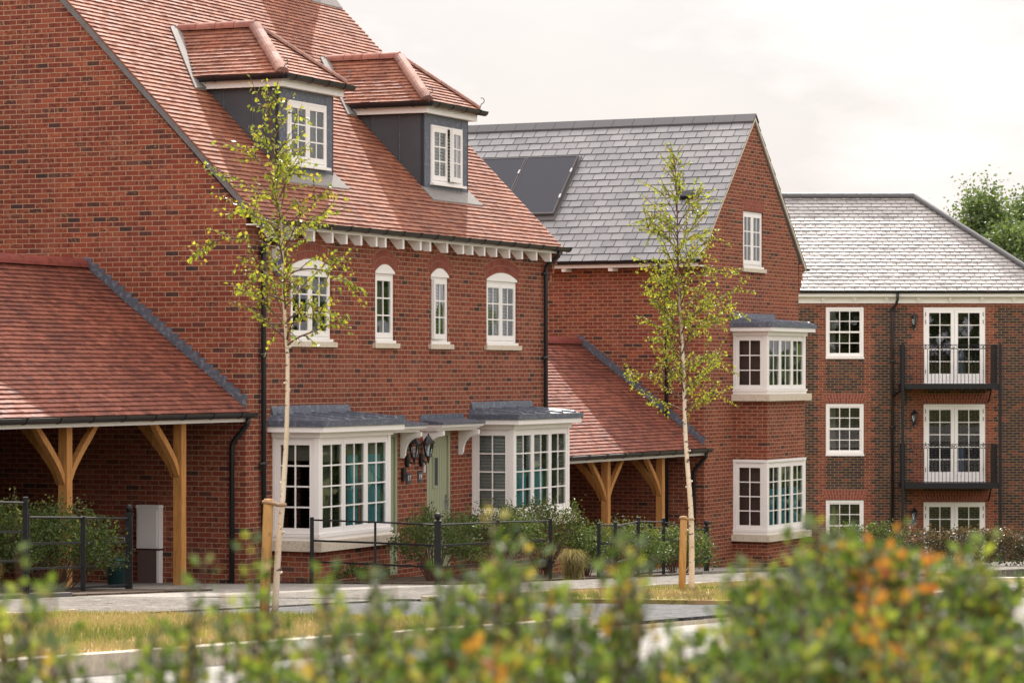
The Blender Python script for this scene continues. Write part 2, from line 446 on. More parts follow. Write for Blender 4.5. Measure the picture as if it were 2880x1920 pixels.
M['path'] = ground_mat('gravel_path', (0.160, 0.146, 0.127), 30, 0.7, 0.85, 1.0, 0.12)
M['concrete'] = ground_mat('concrete', (0.27, 0.25, 0.222), 22, 0.3, 0.85, 0.4, 0.2)
M['kerb'] = ground_mat('concrete_kerb', (0.58, 0.51, 0.405), 24, 0.16, 0.85, 0.3)
M['soil'] = ground_mat('soil', (0.085, 0.060, 0.042), 28, 0.6, 0.9, 0.9, 0.2)
M['turf'] = ground_mat('dry_turf', (0.22, 0.185, 0.06), 40, 0.45, 0.95, 0.7, 0.1, (0.36, 0.235, 0.125))
M['earth'] = ground_mat('rough_grass', (0.13, 0.13, 0.05), 20, 0.4, 0.95, 0.6, 0.1)

# ------------------------------------------------------------------ frames
def frame(P, ang):
    a = R(ang)
    return (P, (math.sin(a), math.cos(a)), (-math.cos(a), math.sin(a)))
F1 = frame((-3.871, 43.7), 23.84)
F2 = frame((3.873, 60.5), 26.5)
def W(F, t, n):                                   # along the front, metres out from the front -> world x, y
    (px, py), u, v = F
    return (px + u[0] * t - v[0] * n, py + u[1] * t - v[1] * n)
def rootrot(ang): return R(90 - ang)
def gz(y):                                        # the site falls away from the camera
    return 2.26 - 0.0515 * min(max(y, -40), 96)
FR = lambda a, b, z: (a, -b, z)                   # front wall map: a along, b out, z up
SD = lambda a, b, z: (-b, a, z)                   # side wall map (wall at x = 0 facing -x): a = depth into the plot

# ------------------------------------------------------------------ building pieces
def wall(mb, outer, holes, M_, b=0.0, reveal=0.10, m=0):
    loops = [[Vector((a, z, 0)) for a, z in outer]] + [[Vector((a, z, 0)) for a, z in h] for h in holes]
    flat = [p for l in loops for p in l]
    for t in tessellate_polygon(loops):
        mb.face([M_(flat[i].x, b, flat[i].y) for i in t], 0.5, m)
    for h in holes:
        for i in range(len(h)):
            p, q = h[i], h[(i + 1) % len(h)]
            mb.face([M_(p[0], b, p[1]), M_(q[0], b, q[1]), M_(q[0], b - reveal, q[1]), M_(p[0], b - reveal, p[1])], 0.5, m)
def rect(a0, a1, z0, z1): return [(a0, z0), (a1, z0), (a1, z1), (a0, z1)]

def tiles(mb, o, xd, yd, rows, gauge, tw, th, x0, x1, jit=0.003, m=0, bond=0.5, gap=0.0015, em=0):
    """courses of single tiles: o = eave corner, xd along the eave, yd up the slope, x0(r) x1(r) ends of each course"""
    o = Vector(o); xd = Vector(xd).normalized(); yd = Vector(yd).normalized(); nn = xd.cross(yd)
    for r in range(rows):
        a0, a1 = x0(r), x1(r)
        if a1 - a0 < 0.02: continue
        y = r * gauge
        wav = 0.003 * math.sin(r * 1.7)
        k = math.floor((a0 - (r % 2) * bond * tw) / tw)
        x = k * tw + (r % 2) * bond * tw
        while x < a1:
            p, q = max(x + gap, a0), min(x + tw - gap, a1)
            if q - p > 0.004:
                j = random.uniform(-jit, jit); dz = random.uniform(-jit, jit) * 0.8; l = th + random.uniform(0, jit * 1.5) + wav * 0.3
                f0 = o + xd * p + yd * (y + j); f1 = o + xd * q + yd * (y + j + dz)
                b0 = o + xd * p + yd * (y + gauge + 0.012); b1 = o + xd * q + yd * (y + gauge + 0.012)
                A, B, C, D = f0 + nn * l, f1 + nn * (l + dz), b1 + nn * 0.002, b0 + nn * 0.002
                rv = random.random()
                mb.face([A, B, C, D], rv, m)
                mb.face([f0 - nn * 0.004, f1 - nn * 0.004, B, A], rv, em)
                mb.face([f0 - nn * 0.004, A, D], rv, em); mb.face([f1 - nn * 0.004, C, B], rv, em)
            x += tw

def halfround(mb, a, b, r, n=8, m=0, seg=0.33, gap=0.006, up=Vector((0, 0, 1)), arch=1.15):
    """a line of half-round ridge or hip tiles from a to b"""
    a = Vector(a); b = Vector(b); d = (b - a); Ln = d.length; d.normalize()
    x = d.cross(up).normalized(); y = x.cross(d)
    cnt = max(1, round(Ln / seg)); s = Ln / cnt
    for i in range(cnt):
        p, q = a + d * (s * i), a + d * (s * (i + 1) - gap)
        r0, r1 = r * 1.0, r * 1.06
        rv = random.random()
        R0 = [p + (x * math.cos(math.pi * k / n) + y * math.sin(math.pi * k / n) * arch) * r0 for k in range(n + 1)]
        R1 = [q + (x * math.cos(math.pi * k / n) + y * math.sin(math.pi * k / n) * arch) * r1 for k in range(n + 1)]
        for k in range(n):
            mb.face([R0[k], R1[k], R1[k + 1], R0[k + 1]], rv, m)
        mb.face(R1, rv, m); mb.face(list(reversed(R0)), rv, m)

def gutter(mb, a, b, r=0.056, brk=0.9, m=0):
    a = Vector(a); b = Vector(b); d = (b - a).normalized(); x = d.cross(Vector((0, 0, 1))).normalized()
    n = 8
    prof = [(math.cos(math.pi + math.pi * k / n), math.sin(math.pi + math.pi * k / n)) for k in range(n + 1)]
    def seg(p, q, rr, lip=0.0):
        A = [p + x * c * rr + Vector((0, 0, s * rr)) for c, s in prof]; B = [q + x * c * rr + Vector((0, 0, s * rr)) for c, s in prof]
        rv = random.random()
        for k in range(n): mb.face([A[k], A[k + 1], B[k + 1], B[k]], rv, m)
        mb.face([A[0], B[0], B[n], A[n]], rv, m); mb.face(A, rv, m); mb.face(list(reversed(B)), rv, m)
    seg(a, b, r)
    Ln = (b - a).length; k = 0.25
    while k < Ln:
        seg(a + d * (k - 0.018) + Vector((0, 0, 0.006)), a + d * (k + 0.018) + Vector((0, 0, 0.006)), r + 0.012)
        k += brk
def downpipe(mb, pts, r=0.036, clips=(), m=0, off=(0, 1, 0)):
    mb.tube(pts, r, 10, m)
    for z, p in clips:
        mb.tube([(p[0], p[1], z - 0.03), (p[0], p[1], z + 0.03)], r + 0.012, 10, m)
        mb.box(p[0] - 0.10, p[0] + 0.10, p[1] - 0.012, p[1] + 0.012, z - 0.02, z + 0.02, m)

def drape(mb, M_, a0, a1, b, z0, z1, amp=0.02, wave=0.09, thick=0.004):
    n = max(4, int((a1 - a0) / 0.018))
    ph = random.uniform(0, 6)
    pts = [(a0 + (a1 - a0) * i / n, b + amp * math.sin(ph + i * (a1 - a0) / n / wave * 6.28)) for i in range(n + 1)]
    for (p, pb), (q, qb) in zip(pts, pts[1:]):
        mb.face([M_(p, pb, z0), M_(q, qb, z0), M_(q, qb, z1), M_(p, pb, z1)], 0.5)
        mb.face([M_(p, pb - thick, z1), M_(q, qb - thick, z1), M_(q, qb - thick, z0), M_(p, pb - thick, z0)], 0.5)
def slats(mb, M_, a0, a1, b, z0, z1, pitch=0.055, tilt=0.018):
    z = z0
    while z < z1 - 0.01:
        p = [M_(a0, b + tilt, z), M_(a1, b + tilt, z), M_(a1, b - tilt, z + pitch * 0.88), M_(a0, b - tilt, z + pitch * 0.88)]
        mb.face(p, 0.5)
        mb.face([M_(a0, b + tilt - 0.004, z), M_(a0, b - tilt - 0.004, z + pitch * 0.88), M_(a1, b - tilt - 0.004, z + pitch * 0.88), M_(a1, b + tilt - 0.004, z)], 0.5)
        z += pitch

def casement(fr, gl, M_, a0, a1, z0, z1, rows, cols=2, b=0.0, stile=0.062, bar=0.022, top=0.075, bot=0.085):
    """one casement sash: frame faces into fr, panes into gl; b is the plane of its outer face"""
    d = 0.05
    fr.box(a0, a0 + stile, b - d, b, z0, z1, M=M_); fr.box(a1 - stile, a1, b - d, b, z0, z1, M=M_)
    fr.box(a0 + stile, a1 - stile, b - d, b - 0.001, z0, z0 + bot, M=M_); fr.box(a0 + stile, a1 - stile, b - d, b - 0.001, z1 - top, z1, M=M_)
    A0, A1, Z0, Z1 = a0 + stile, a1 - stile, z0 + bot, z1 - top
    for i in range(1, cols):
        c = A0 + (A1 - A0) * i / cols
        fr.box(c - bar / 2, c + bar / 2, b - 0.03, b - 0.010, Z0, Z1, M=M_)
    for i in range(1, rows):
        c = Z0 + (Z1 - Z0) * i / rows
        fr.box(A0, A1, b - 0.031, b - 0.012, c - bar / 2, c + bar / 2, M=M_)
    gl.face([M_(A0 - 0.01, b - 0.022, Z0 - 0.01), M_(A1 + 0.01, b - 0.022, Z0 - 0.01), M_(A1 + 0.01, b - 0.022, Z1 + 0.01), M_(A0 - 0.01, b - 0.022, Z1 + 0.01)], 0.5)
def outer_frame(fr, M_, a0, a1, z0, z1, w, b0, b1):
    fr.box(a0, a0 + w, b0, b1, z0, z1, M=M_); fr.box(a1 - w, a1, b0, b1, z0, z1, M=M_)
    fr.box(a0 + w, a1 - w, b0, b1 - 0.001, z0, z0 + w, M=M_); fr.box(a0 + w, a1 - w, b0, b1 - 0.001, z1 - w, z1, M=M_)

def window(root, M_, a0, a1, z0, z1, n=2, rows=3, cols=2, plane=-0.05, sill=True, fill='curtain', openlast=None, sill_ext=0.10, wf=0.035, stone=True, arch=0.0, curve=None):
    """a part 'window' with glass, sill and curtain as its own pieces"""
    fr, gl = MB(), MB()
    outer_frame(fr, M_, a0, a1, z0, z1, wf, plane - 0.07, plane)
    w = (a1 - a0 - 2 * wf) / n
    for i in range(n):
        p0, p1 = a0 + wf + w * i, a0 + wf + w * (i + 1)
        MM = M_
        if openlast == i:
            ang = R(6)
            hx = p1
            def MM(a, b, z, hx=hx, ang=ang):
                da, db = a - hx, b - plane
                return M_(hx + da * math.cos(ang) + db * math.sin(ang), plane - da * math.sin(ang) + db * math.cos(ang), z)
        casement(fr, gl, MM, p0 + 0.004, p1 - 0.004, z0 + wf + 0.004, z1 - wf - 0.004, rows, cols, plane + 0.008)
    fr.box(a0 - 0.005, a1 + 0.02, plane - 0.05, plane + 0.05, z0 - 0.045, z0 - 0.002, M=M_)    # projecting timber sill
    if arch:
        poly = [(a0, z1 + 0.002), (a1, z1 + 0.002)]
        k = 12
        for i in range(k + 1):
            a = a1 + (a0 - a1) * i / k
            s = (2 * i / k - 1)
            poly.append((a, z1 + 0.03 + arch * (1 - s * s)))
        fr.prism(poly, M_, plane - 0.05, plane + 0.035)
    o = fr.build('window', M['white'], root)
    gl.build('glass', M['glass'], o)
    if sill:
        s = MB()
        s.box(a0 - sill_ext, a1 + sill_ext, plane - 0.02, 0.055, z0 - 0.125, z0 - 0.047, M=M_)
        s.build('sill', M['stone'], o)
    A0, A1, bb = a0 + wf, a1 - wf, plane - 0.16
    c = MB()
    if fill == 'curtain':
        drape(c, M_, A0 - .05, A0 + (A1 - A0) * 0.30, bb, z0, z1); drape(c, M_, A1 - (A1 - A0) * 0.34, A1 + .05, bb, z0, z1)
        c.build('curtain', M['curtain_grey'], o)
    elif fill == 'full':
        drape(c, M_, A0 - .05, A1 + .05, bb, z0, z1)
        c.build('curtain', M['curtain'], o)
    elif fill == 'blind':
        slats(c, M_, A0, A1, bb, z0, z1)
        c.build('blind', M['blind'], o)
    return o

def arch_bricks(root, a0, a1, z, rise, M_, b=0.0, rings=2):
    mb = MB()
    w = a1 - a0; rad = (w * w / 4 + rise * rise) / (2 * rise); cx, cz = (a0 + a1) / 2, z + rise - rad
    half = math.asin(w / 2 / rad)
    for ring in range(rings):
        r0 = rad + 0.006 + ring * 0.113; r1 = r0 + 0.104
        n = max(6, int(round(2 * half * r0 / 0.075)))
        hf = half * (1.04 + 0.02 * ring)
        for i in range(n):
            t0 = -hf + 2 * hf * (i + 0.07) / n; t1 = -hf + 2 * hf * (i + 0.93) / n
            poly = [(cx + r0 * math.sin(t0), cz + r0 * math.cos(t0)), (cx + r0 * math.sin(t1), cz + r0 * math.cos(t1)),
                    (cx + r1 * math.sin(t1), cz + r1 * math.cos(t1)), (cx + r1 * math.sin(t0), cz + r1 * math.cos(t0))]
            mb.prism(poly, M_, b - 0.02, b + 0.006, 0)
        k = 16
        poly = [(cx + (r0 - 0.006) * math.sin(-hf + 2 * hf * i / k), cz + (r0 - 0.006) * math.cos(-hf + 2 * hf * i / k)) for i in range(k + 1)]
        poly += [(cx + (r1 + 0.008) * math.sin(hf - 2 * hf * i / k), cz + (r1 + 0.008) * math.cos(hf - 2 * hf * i / k)) for i in range(k + 1)]
        mb.prism(poly, M_, b - 0.02, b + 0.003, 1)
    return mb.build('brick_arch', [M['archbrick'], M['mortarlight']], root)
M['archbrick'] = tile_mat('arch_brick', (0.23, 0.058, 0.042), (0.20, 0.052, 0.040), (0.27, 0.070, 0.048), 0.85, False)
M['mortarlight'] = simple('pale_mortar', (0.36, 0.24, 0.16), 0.9, 0.2)

def flat_arch(root, a0, a1, z0, z1, M_, splay=0.09, b=0.0):
    mb = MB()
    n = int((a1 - a0) / 0.075)
    mb.prism([(a0, z0), (a1, z0), (a1 + splay, z1), (a0 - splay, z1)], M_, b - 0.02, b + 0.003, 1)
    for i in range(n):
        for (q0, q1) in (((0.02, 0.64) if i % 2 else (0.02, 0.30)), ((0.68, 0.98) if i % 2 else (0.34, 0.98))):
            def P(f, h): return (a0 - splay * h + (a1 - a0 + 2 * splay * h) * f, z0 + (z1 - z0) * h)
            f0, f1 = (i + 0.08) / n, (i + 0.92) / n
            mb.prism([P(f0, q0), P(f1, q0), P(f1, q1), P(f0, q1)], M_, b - 0.02, b + 0.006, 0)
    return mb.build('brick_arch', [M['archbrick'], M['mortarlight']], root)

def bay(root, a0, a1, proj, zs0, zt, rows, lead=True, ncas=3, fills=('curtain',), side_fill='blind', Mf=FR, below=None, brickm='brick', stone_h=0.15, film=None):
    """box bay window; zs0 = underside of the stone sill, zt = underside of the frieze"""
    body = MB()
    zs1 = zs0 + stone_h
    post = 0.085
    b1 = proj
    side0 = lambda a, b, z: Mf(a0 - b, a, z)          # left side face: 'a' runs outward from the wall, b outwards to the left
    side1 = lambda a, b, z: Mf(a1 + b, a, z)
    # corner posts, wall posts, head and plinth boards
    for c in (a0, a1 - post):
        body.box(c, c + post, b1 - post, b1, zs1 + 0.10, zt, M=Mf)
        body.box(c, c + post, 0.0, 0.05, zs1 + 0.10, zt, M=Mf)
    body.box(a0, a1, 0, b1, zt, zt + 0.005, M=Mf)
    body.box(a0 - 0.012, a1 + 0.012, 0, b1 + 0.012, zs1, zs1 + 0.055, M=Mf)
    body.box(a0 - 0.03, a1 + 0.03, 0, b1 + 0.03, zs1 + 0.055, zs1 + 0.098, M=Mf)
    if lead:
        body.box(a0 - 0.03, a1 + 0.03, 0.0, b1 + 0.03, zt + 0.006, zt + 0.085, M=Mf)       # frieze
        body.box(a0 - 0.16, a1 + 0.16, 0.0, b1 + 0.16, zt + 0.086, zt + 0.165, M=Mf)       # fascia
    else:
        body.box(a0 - 0.01, a1 + 0.01, 0.0, b1 + 0.01, zt + 0.006, zt + 0.06, M=Mf)
    o = body.build('bay_window', M['white'], root)
    st = MB()
    st.box(a0 - 0.10, a1 + 0.10, 0.0, b1 + 0.10, zs0, zs1 - 0.001, M=Mf)
    st.build('sill', M['stone'], o)
    w = (a1 - a0 - 2 * post) / ncas
    gl = MB()
    for i in range(ncas):
        f = MB()
        casement(f, gl, Mf, a0 + post + w * i + 0.003, a0 + post + w * (i + 1) - 0.003, zs1 + 0.102, zt - 0.03, rows, 2, b1 - 0.012, 0.058)
        f.box(a0 + post + w * i, a0 + post + w * (i + 1), b1 - 0.06, b1 - 0.024, zt - 0.028, zt, M=Mf)
        f.build('casement', M['white'], o)
    for sm in (side0, side1):
        f = MB()
        casement(f, gl, sm, 0.055, b1 - post - 0.004, zs1 + 0.102, zt - 0.03, rows, 2, -0.012, 0.07)
        f.box(0.05, b1 - post, -0.06, -0.024, zt - 0.028, zt, M=sm)
        f.build('casement', M['white'], o)
    gl.build('glass', M['glass'], o)
    z0, z1 = zs1 + 0.1, zt
    for i in range(ncas):
        A0, A1 = a0 + post + w * i + 0.03, a0 + post + w * (i + 1) - 0.03
        fl = fills[i % len(fills)]
        c = MB()
        if 'blind' in fl:
            slats(c, Mf, A0, A1, b1 - 0.16, z0, z1); c.build('blind', M['blind'], o)
        if 'drape' in fl:
            drape(c, Mf, A0 + 0.3 * (A1 - A0), A1, b1 - 0.22, z0, z1); c.build('curtain', M['curtain'], o)
        if 'roller' in fl:
            c.box(A0, A1, b1 - 0.15, b1 - 0.145, z0 + (z1 - z0) * 0.74, z1, M=Mf); c.build('blind', M['curtain'], o)
        if 'teal' in fl:
            t = MB()
            h = 0.52 if 'blind' in fl else (0.60 if 'low' in fl else 0.80)
            drape(t, Mf, A0 + (0.42 * (A1 - A0) if 'half' in fl else 0), A1, b1 - 0.12, z0, z0 + (z1 - z0) * h, 0.008, 0.16); t.build('curtain', M['teal_reflection'], o)  # painted pane reflection, hung as a teal sheet behind the glass
    for sm in (side0, side1):
        c = MB()
        if side_fill == 'blind':
            slats(c, sm, 0.05, b1 - 0.06, -0.14, z0, z1); c.build('blind', M['blind'], o)
        elif side_fill == 'roller':
            c.box(0.05, b1 - 0.08, -0.15, -0.145, z0 + (z1 - z0) * 0.76, z1, M=sm); c.build('blind', M['curtain'], o)
        elif side_fill == 'board':
            c.box(0.05, b1 - 0.1, -0.2, -0.195, z0, z1, M=sm); c.build('curtain', M['brown'], o)
    if lead:
        r = MB()
        zf = zt + 0.167
        r.box(a0 - 0.185, a1 + 0.185, 0.0, b1 + 0.185, zf, zf + 0.085, M=Mf)
        A0, A1, B = a0 - 0.17, a1 + 0.17, b1 + 0.15
        r.hexa([Mf(A0, 0.0, zf + 0.086), Mf(A1, 0.0, zf + 0.086), Mf(A1, B, zf + 0.086), Mf(A0, B, zf + 0.086),
                Mf(A0 + 0.1, 0.0, zf + 0.17), Mf(A1 - 0.1, 0.0, zf + 0.17), Mf(A1, B, zf + 0.092), Mf(A0, B, zf + 0.092)])
        for i in range(5):
            a = A0 + 0.25 + (A1 - A0 - 0.5) * i / 4
            p = [(Mf(a, b, zf + 0.168 - 0.078 * b / B)) for b in (0.02, B * 0.5, B - 0.03)]
            r.tube(p + [Mf(a, B + 0.01, zf + 0.078)], [0.042, 0.042, 0.042, 0.018], 8)
        n = 3
        for i in range(n):
            q0 = a0 - 0.06 + (a1 - a0 + 0.12) * i / n; q1 = a0 - 0.06 + (a1 - a0 + 0.12) * (i + 1) / n
            dz = random.uniform(-0.006, 0.006)
            r.hexa([Mf(q0, 0, zf + 0.12), Mf(q1 + 0.02, 0, zf + 0.12), Mf(q1 + 0.02, 0.06, zf + 0.12), Mf(q0, 0.06, zf + 0.12),
                    Mf(q0, 0, zf + 0.30 + dz), Mf(q1 + 0.02, 0, zf + 0.30 + dz), Mf(q1 + 0.02, 0.014 + 0.003 * (i % 2), zf + 0.30 + dz), Mf(q0, 0.014 + 0.003 * (i % 2), zf + 0.295 + dz)])
        r.build('lead_roof', M['lead'], o)
    if below is not None:
        for (q0, q1) in below:
            b = MB()
            b.box(a0 + 0.01, a1 - 0.01, -0.01, b1 - 0.01, q0, q1, M=Mf)
            b.build('brick_base', M[brickm], o)
    return o

def stepped_flashing(root, pts_lower, side_map, steps, name='stepped_flashing', h=0.17):
    """pts_lower: ((a0,z0),(a1,z1)) the slope line on the wall, top first"""
    mb = MB()
    (a0, z0), (a1, z1) = pts_lower
    for i in range(steps):
        p0 = a0 + (a1 - a0) * i / steps; p1 = a0 + (a1 - a0) * (i + 1) / steps
        q0 = z0 + (z1 - z0) * i / steps; q1 = z0 + (z1 - z0) * (i + 1) / steps
        j = random.uniform(-0.012, 0.012)
        th = 0.008 + 0.003 * (i % 2)
        mb.prism([(p0, q0 - 0.03), (p1 + 0.01 * (a1 - a0) / abs(a1 - a0), q1 - 0.03), (p1, q1 + h * 0.42 + j), (p1 + 0.32 * (p1 - p0), q1 + h * 0.95 + j), (p0, q0 + h * 0.62 + j)], side_map, -0.01, th)
    return mb.build(name, M['lead'], root)

# ------------------------------------------------------------------ house one: long tiled house
A1 = 23.84
h1 = empty('brick_house', (*F1[0], 0), rootrot(A1))
tag(h1, 'red brick pair of homes with clay tile roof, two roof dormers and sage green doors', 'house')
LEN, DEP, GB = 11.15, 9.6, -0.9
RS = 1.015
def rz(s): return CAMZ + 2.51 + RS * s            # top of the front roof slope at depth s
w1 = MB()
H1W = [(1.38, 2.72, 2), (4.22, 4.92, 1), (6.27, 6.97, 1), (8.50, 9.80, 2)]
WZ0, WZ1, WAR = 3.60, 4.66, 0.12
def archhole(a0, a1):
    k = 10
    p = [(a0, WZ0 - 0.12), (a1, WZ0 - 0.12)]
    for i in range(k + 1):
        s = 2 * i / k - 1
        p.append((a1 + (a0 - a1) * i / k, WZ1 + 0.03 + WAR * (1 - s * s)))
    return p
holes = [archhole(a, b) for a, b, n in H1W]
D1 = (4.11, 5.03); D2 = (6.12, 7.04)
BAYS = ((0.81, 3.21), (7.90, 10.34))
for d in (D1, D2): holes.append(rect(d[0], d[1], -0.15, 2.12))
for b in BAYS: holes.append(rect(b[0] + 0.1, b[1] - 0.1, 0.60, 2.1))
wall(w1, rect(0, LEN, GB, 5.32), holes, FR)
gable = [(0, GB), (DEP, GB), (DEP, 5.40), (DEP / 2, rz(DEP / 2) - 0.16), (0, 5.40)]
wall(w1, gable, [], SD)
wall(w1, gable, [], lambda a, b, z: (LEN + b, a, z))
wall(w1, rect(0, LEN, GB, 5.32), [], lambda a, b, z: (a, DEP + b, z))
for sgn, x0 in ((1, LEN),):                         # stepped brick corbel under the right verge
    for i in range(4): w1.box(x0 - 0.02, x0 + 0.06 + 0.0 * i, -0.055 * (i + 1), -0.0 - 0.055 * i, 4.72 + 0.15 * i, 5.30, m=0)
w1.build('wall', M['brick'], h1)
# roof
rf = MB()
SL = math.hypot(1, RS); gauge = 0.098
rows = int((DEP / 2 + 0.29) * SL / gauge)
yd = Vector((0, 1, RS))
o_e = Vector((-0.07, -0.29, rz(-0.29) - 0.02))
tiles(rf, o_e, (1, 0, 0), yd, rows, gauge, 0.166, 0.022, lambda r: 0, lambda r: LEN + 0.14)
tiles(rf, (LEN + 0.07, DEP + 0.29, rz(-0.29) - 0.02), (-1, 0, 0), (0, -1, RS), rows, gauge, 4.0, 0.016, lambda r: 0, lambda r: LEN + 0.14)
# deck under the tiles
for s in (0, 1):
    f = (lambda y: y) if s == 0 else (lambda y: DEP - y)
    P = lambda x, y, dz: (x, f(y), rz(y) - 0.035 + dz)
    rf.hexa([P(-0.03, -0.22, -0.1), P(LEN + 0.03, -0.22, -0.1), P(LEN + 0.03, DEP / 2, -0.1), P(-0.03, DEP / 2, -0.1), P(-0.03, -0.22, 0), P(LEN + 0.03, -0.22, 0), P(LEN + 0.03, DEP / 2, 0), P(-0.03, DEP / 2, 0)], 0.1)
ro = rf.build('roof', M['tile'], h1)
rd = MB()
halfround(rd, (-0.07, DEP / 2, rz(DEP / 2) - 0.03), (LEN + 0.07, DEP / 2, rz(DEP / 2) - 0.03), 0.13)
rd.build('ridge', M['ridge'], ro)
for x0, x1 in ((-0.062, 0.0), (LEN, LEN + 0.062)):
    vg = MB()
    for s in (0, 1):
        f = (lambda y: y) if s == 0 else (lambda y: DEP - y)
        P = lambda x, y, dz: (x, f(y), rz(y) - 0.030 + dz)
        vg.hexa([P(x0, -0.27, -0.12), P(x1, -0.27, -0.12), P(x1, DEP / 2, -0.12), P(x0, DEP / 2, -0.12), P(x0, -0.27, -0.002), P(x1, -0.27, -0.002), P(x1, DEP / 2, -0.002), P(x0, DEP / 2, -0.002)])
    vg.build('verge', M['mortar'], ro)
# eaves: fascia, gutter, rafter feet
g = MB(); gutter(g, (-0.12, -0.335, 5.318), (LEN + 0.16, -0.335, 5.318), 0.075, 0.62)
g.build('gutter', M['black'], h1)
fs = MB(); fs.box(0.0, LEN, -0.262, -0.24, 5.205, 5.30); fs.box(0.0, LEN, -0.24, 0.0, 5.23, 5.25)
fs.build('fascia', M['white'], h1)
for x in (0.45, 1.05, 1.69, 2.3, 2.77, 3.27, 3.8, 4.12, 4.76, 5.4, 5.76, 6.41, 7.04, 7.41, 7.9, 8.39, 8.94, 9.49, 10.12, 10.75):
    q = MB()
    q.prism([(0.0, 5.228), (0.25, 5.204), (0.25, 5.055), (0.15, 5.055)], lambda a, b, z: (x + b, -a, z), -0.065, 0.0)
    q.build('rafter_foot', M['white'], h1)
# pipes
for x, zb in ((0.42, -0.4), (10.93, -0.9)):
    dp = MB()
    downpipe(dp, [(x, -0.325, 5.27), (x, -0.31, 5.16), (x, -0.07, 4.98), (x, -0.065, 4.9), (x, -0.065, zb)], 0.038, [(4.85, (x, -0.06)), (3.35, (x, -0.06)), (1.75, (x, -0.06))])
    dp.build('downpipe', M['black'], h1, True)
# upper windows
for i, (a, b, n) in enumerate(H1W):
    window(h1, FR, a + 0.005, b - 0.005, WZ0, WZ1, n, 3, 2, -0.03, fill=('curtain', 'full', 'blind', 'blind')[i], openlast=0 if i == 2 else None, arch=WAR)
    arch_bricks(h1, a, b, WZ1 + 0.04, WAR, FR)
# bays
bay(h1, *BAYS[0], 0.77, 0.46, 2.125, 4, fills=('roller drape', 'roller tealhalf', 'roller teal'), side_fill='roller', below=[(GB, 0.459)])
bay(h1, *BAYS[1], 0.77, 0.46, 2.125, 4, fills=('blind teallow', 'blind teallow', 'blind drape'), side_fill='blind', below=[(GB, 0.459)])
# doors and canopies
def door(a0, a1, flip=1):
    fr = MB()
    outer_frame(fr, FR, a0, a1, -0.15, 2.115, 0.075, -0.09, -0.005)
    d = fr.build('door', M['sage'], h1)
    lf = MB()
    x0, x1 = a0 + 0.08, a1 - 0.08
    lf.box(x0, x1, -0.085, -0.045, -0.1, 2.035, M=FR)
    n = 6
    for i in range(n):
        q0 = x0 + 0.09 + (x1 - x0 - 0.18) * i / n; q1 = x0 + 0.09 + (x1 - x0 - 0.18) * (i + 1) / n
        lf.box(q0 + 0.005, q1 - 0.005, -0.046, -0.035, 0.12, 1.87, M=FR)
    lf.box(x0, x0 + 0.088, -0.046, -0.036, -0.1, 2.035, M=FR); lf.box(x1 - 0.088, x1, -0.046, -0.036, -0.1, 2.035, M=FR)
    lf.box(x0 + 0.09, x1 - 0.09, -0.046, -0.034, 1.88, 2.035, M=FR)
    c = (x0 + x1) / 2 - 0.06 * flip
    outer_frame(lf, FR, c - 0.11, c + 0.11, 1.18, 1.72, 0.04, -0.04, -0.018)
    lf.build('door_leaf', M['sage'], d)
    gl = MB(); gl.box(c - 0.07, c + 0.07, -0.036, -0.028, 1.22, 1.68, M=FR); gl.build('door_glass', M['pv'], d)
    hd = MB(); hx = x1 - 0.05 if flip > 0 else x0 + 0.05
    hd.box(hx - 0.02, hx + 0.02, -0.036, -0.02, 0.82, 1.06, M=FR); hd.tube([FR(hx, -0.02, 0.98), FR(hx, 0.03, 0.98), FR(hx - 0.11 * flip, 0.035, 0.98)], 0.011, 8); hd.tube([FR(hx, 0.01, 0.93), FR(hx, 0.01, 0.72)], 0.012, 8)
    hd.build('door_handle', M['chrome'], d)
    lb = MB(); lb.box(c - 0.14, c + 0.12, -0.036, -0.018, 0.60, 0.70, M=FR); lb.box(c - 0.10, c + 0.08, -0.018, -0.010, 0.62, 0.68, M=FR)
    lb.build('letter_plate', M['chrome'], d)
    cn = MB()
    ca, cb = ((a0 - 0.47, a1 + 0.25) if flip < 0 else (a0 - 0.25, a1 + 0.47))
    cn.box(ca + 0.04, cb - 0.04, 0, 0.30, 2.135, 2.165, M=FR); cn.box(ca + 0.02, cb - 0.02, 0, 0.34, 2.166, 2.195, M=FR); cn.box(ca, cb, 0, 0.39, 2.196, 2.235, M=FR)
    co_ = cn.build('canopy', M['white'], h1)
    ld = MB()
    ld.hexa([FR(ca - 0.02, 0, 2.236), FR(cb + 0.02, 0, 2.236), FR(cb + 0.02, 0.42, 2.236), FR(ca - 0.02, 0.42, 2.236), FR(ca - 0.02, 0, 2.32), FR(cb + 0.02, 0, 2.32), FR(cb + 0.02, 0.42, 2.275), FR(ca - 0.02, 0.42, 2.275)])
    for i in range(3):
        q0 = ca + (cb - ca) * i / 3
        ld.box(q0, q0 + (cb - ca) / 3 + 0.02, 0, 0.014 + 0.003 * (i % 2), 2.30, 2.40, M=FR)
    ld.build('lead_top', M['lead'], co_)
    for c in (ca + 0.10, cb - 0.16):
        b = MB()
        poly = [(0.0, 1.71), (0.055, 1.71), (0.085, 1.76), (0.075, 1.80)]
        for k in range(9):
            t = R(180 - 90 * k / 8)
            poly.append((0.34 + 0.255 * math.cos(t), 1.79 + 0.255 * math.sin(t)))
        poly += [(0.345, 2.06), (0.37, 2.06), (0.37, 2.133), (0.0, 2.133)]
        inner = []
        b.prism(poly, lambda a, bb, z: (c + bb, -a, z), 0.0, 0.055)
        b.build('bracket', M['white'], co_)
door(*D1, -1); door(*D2, 1)

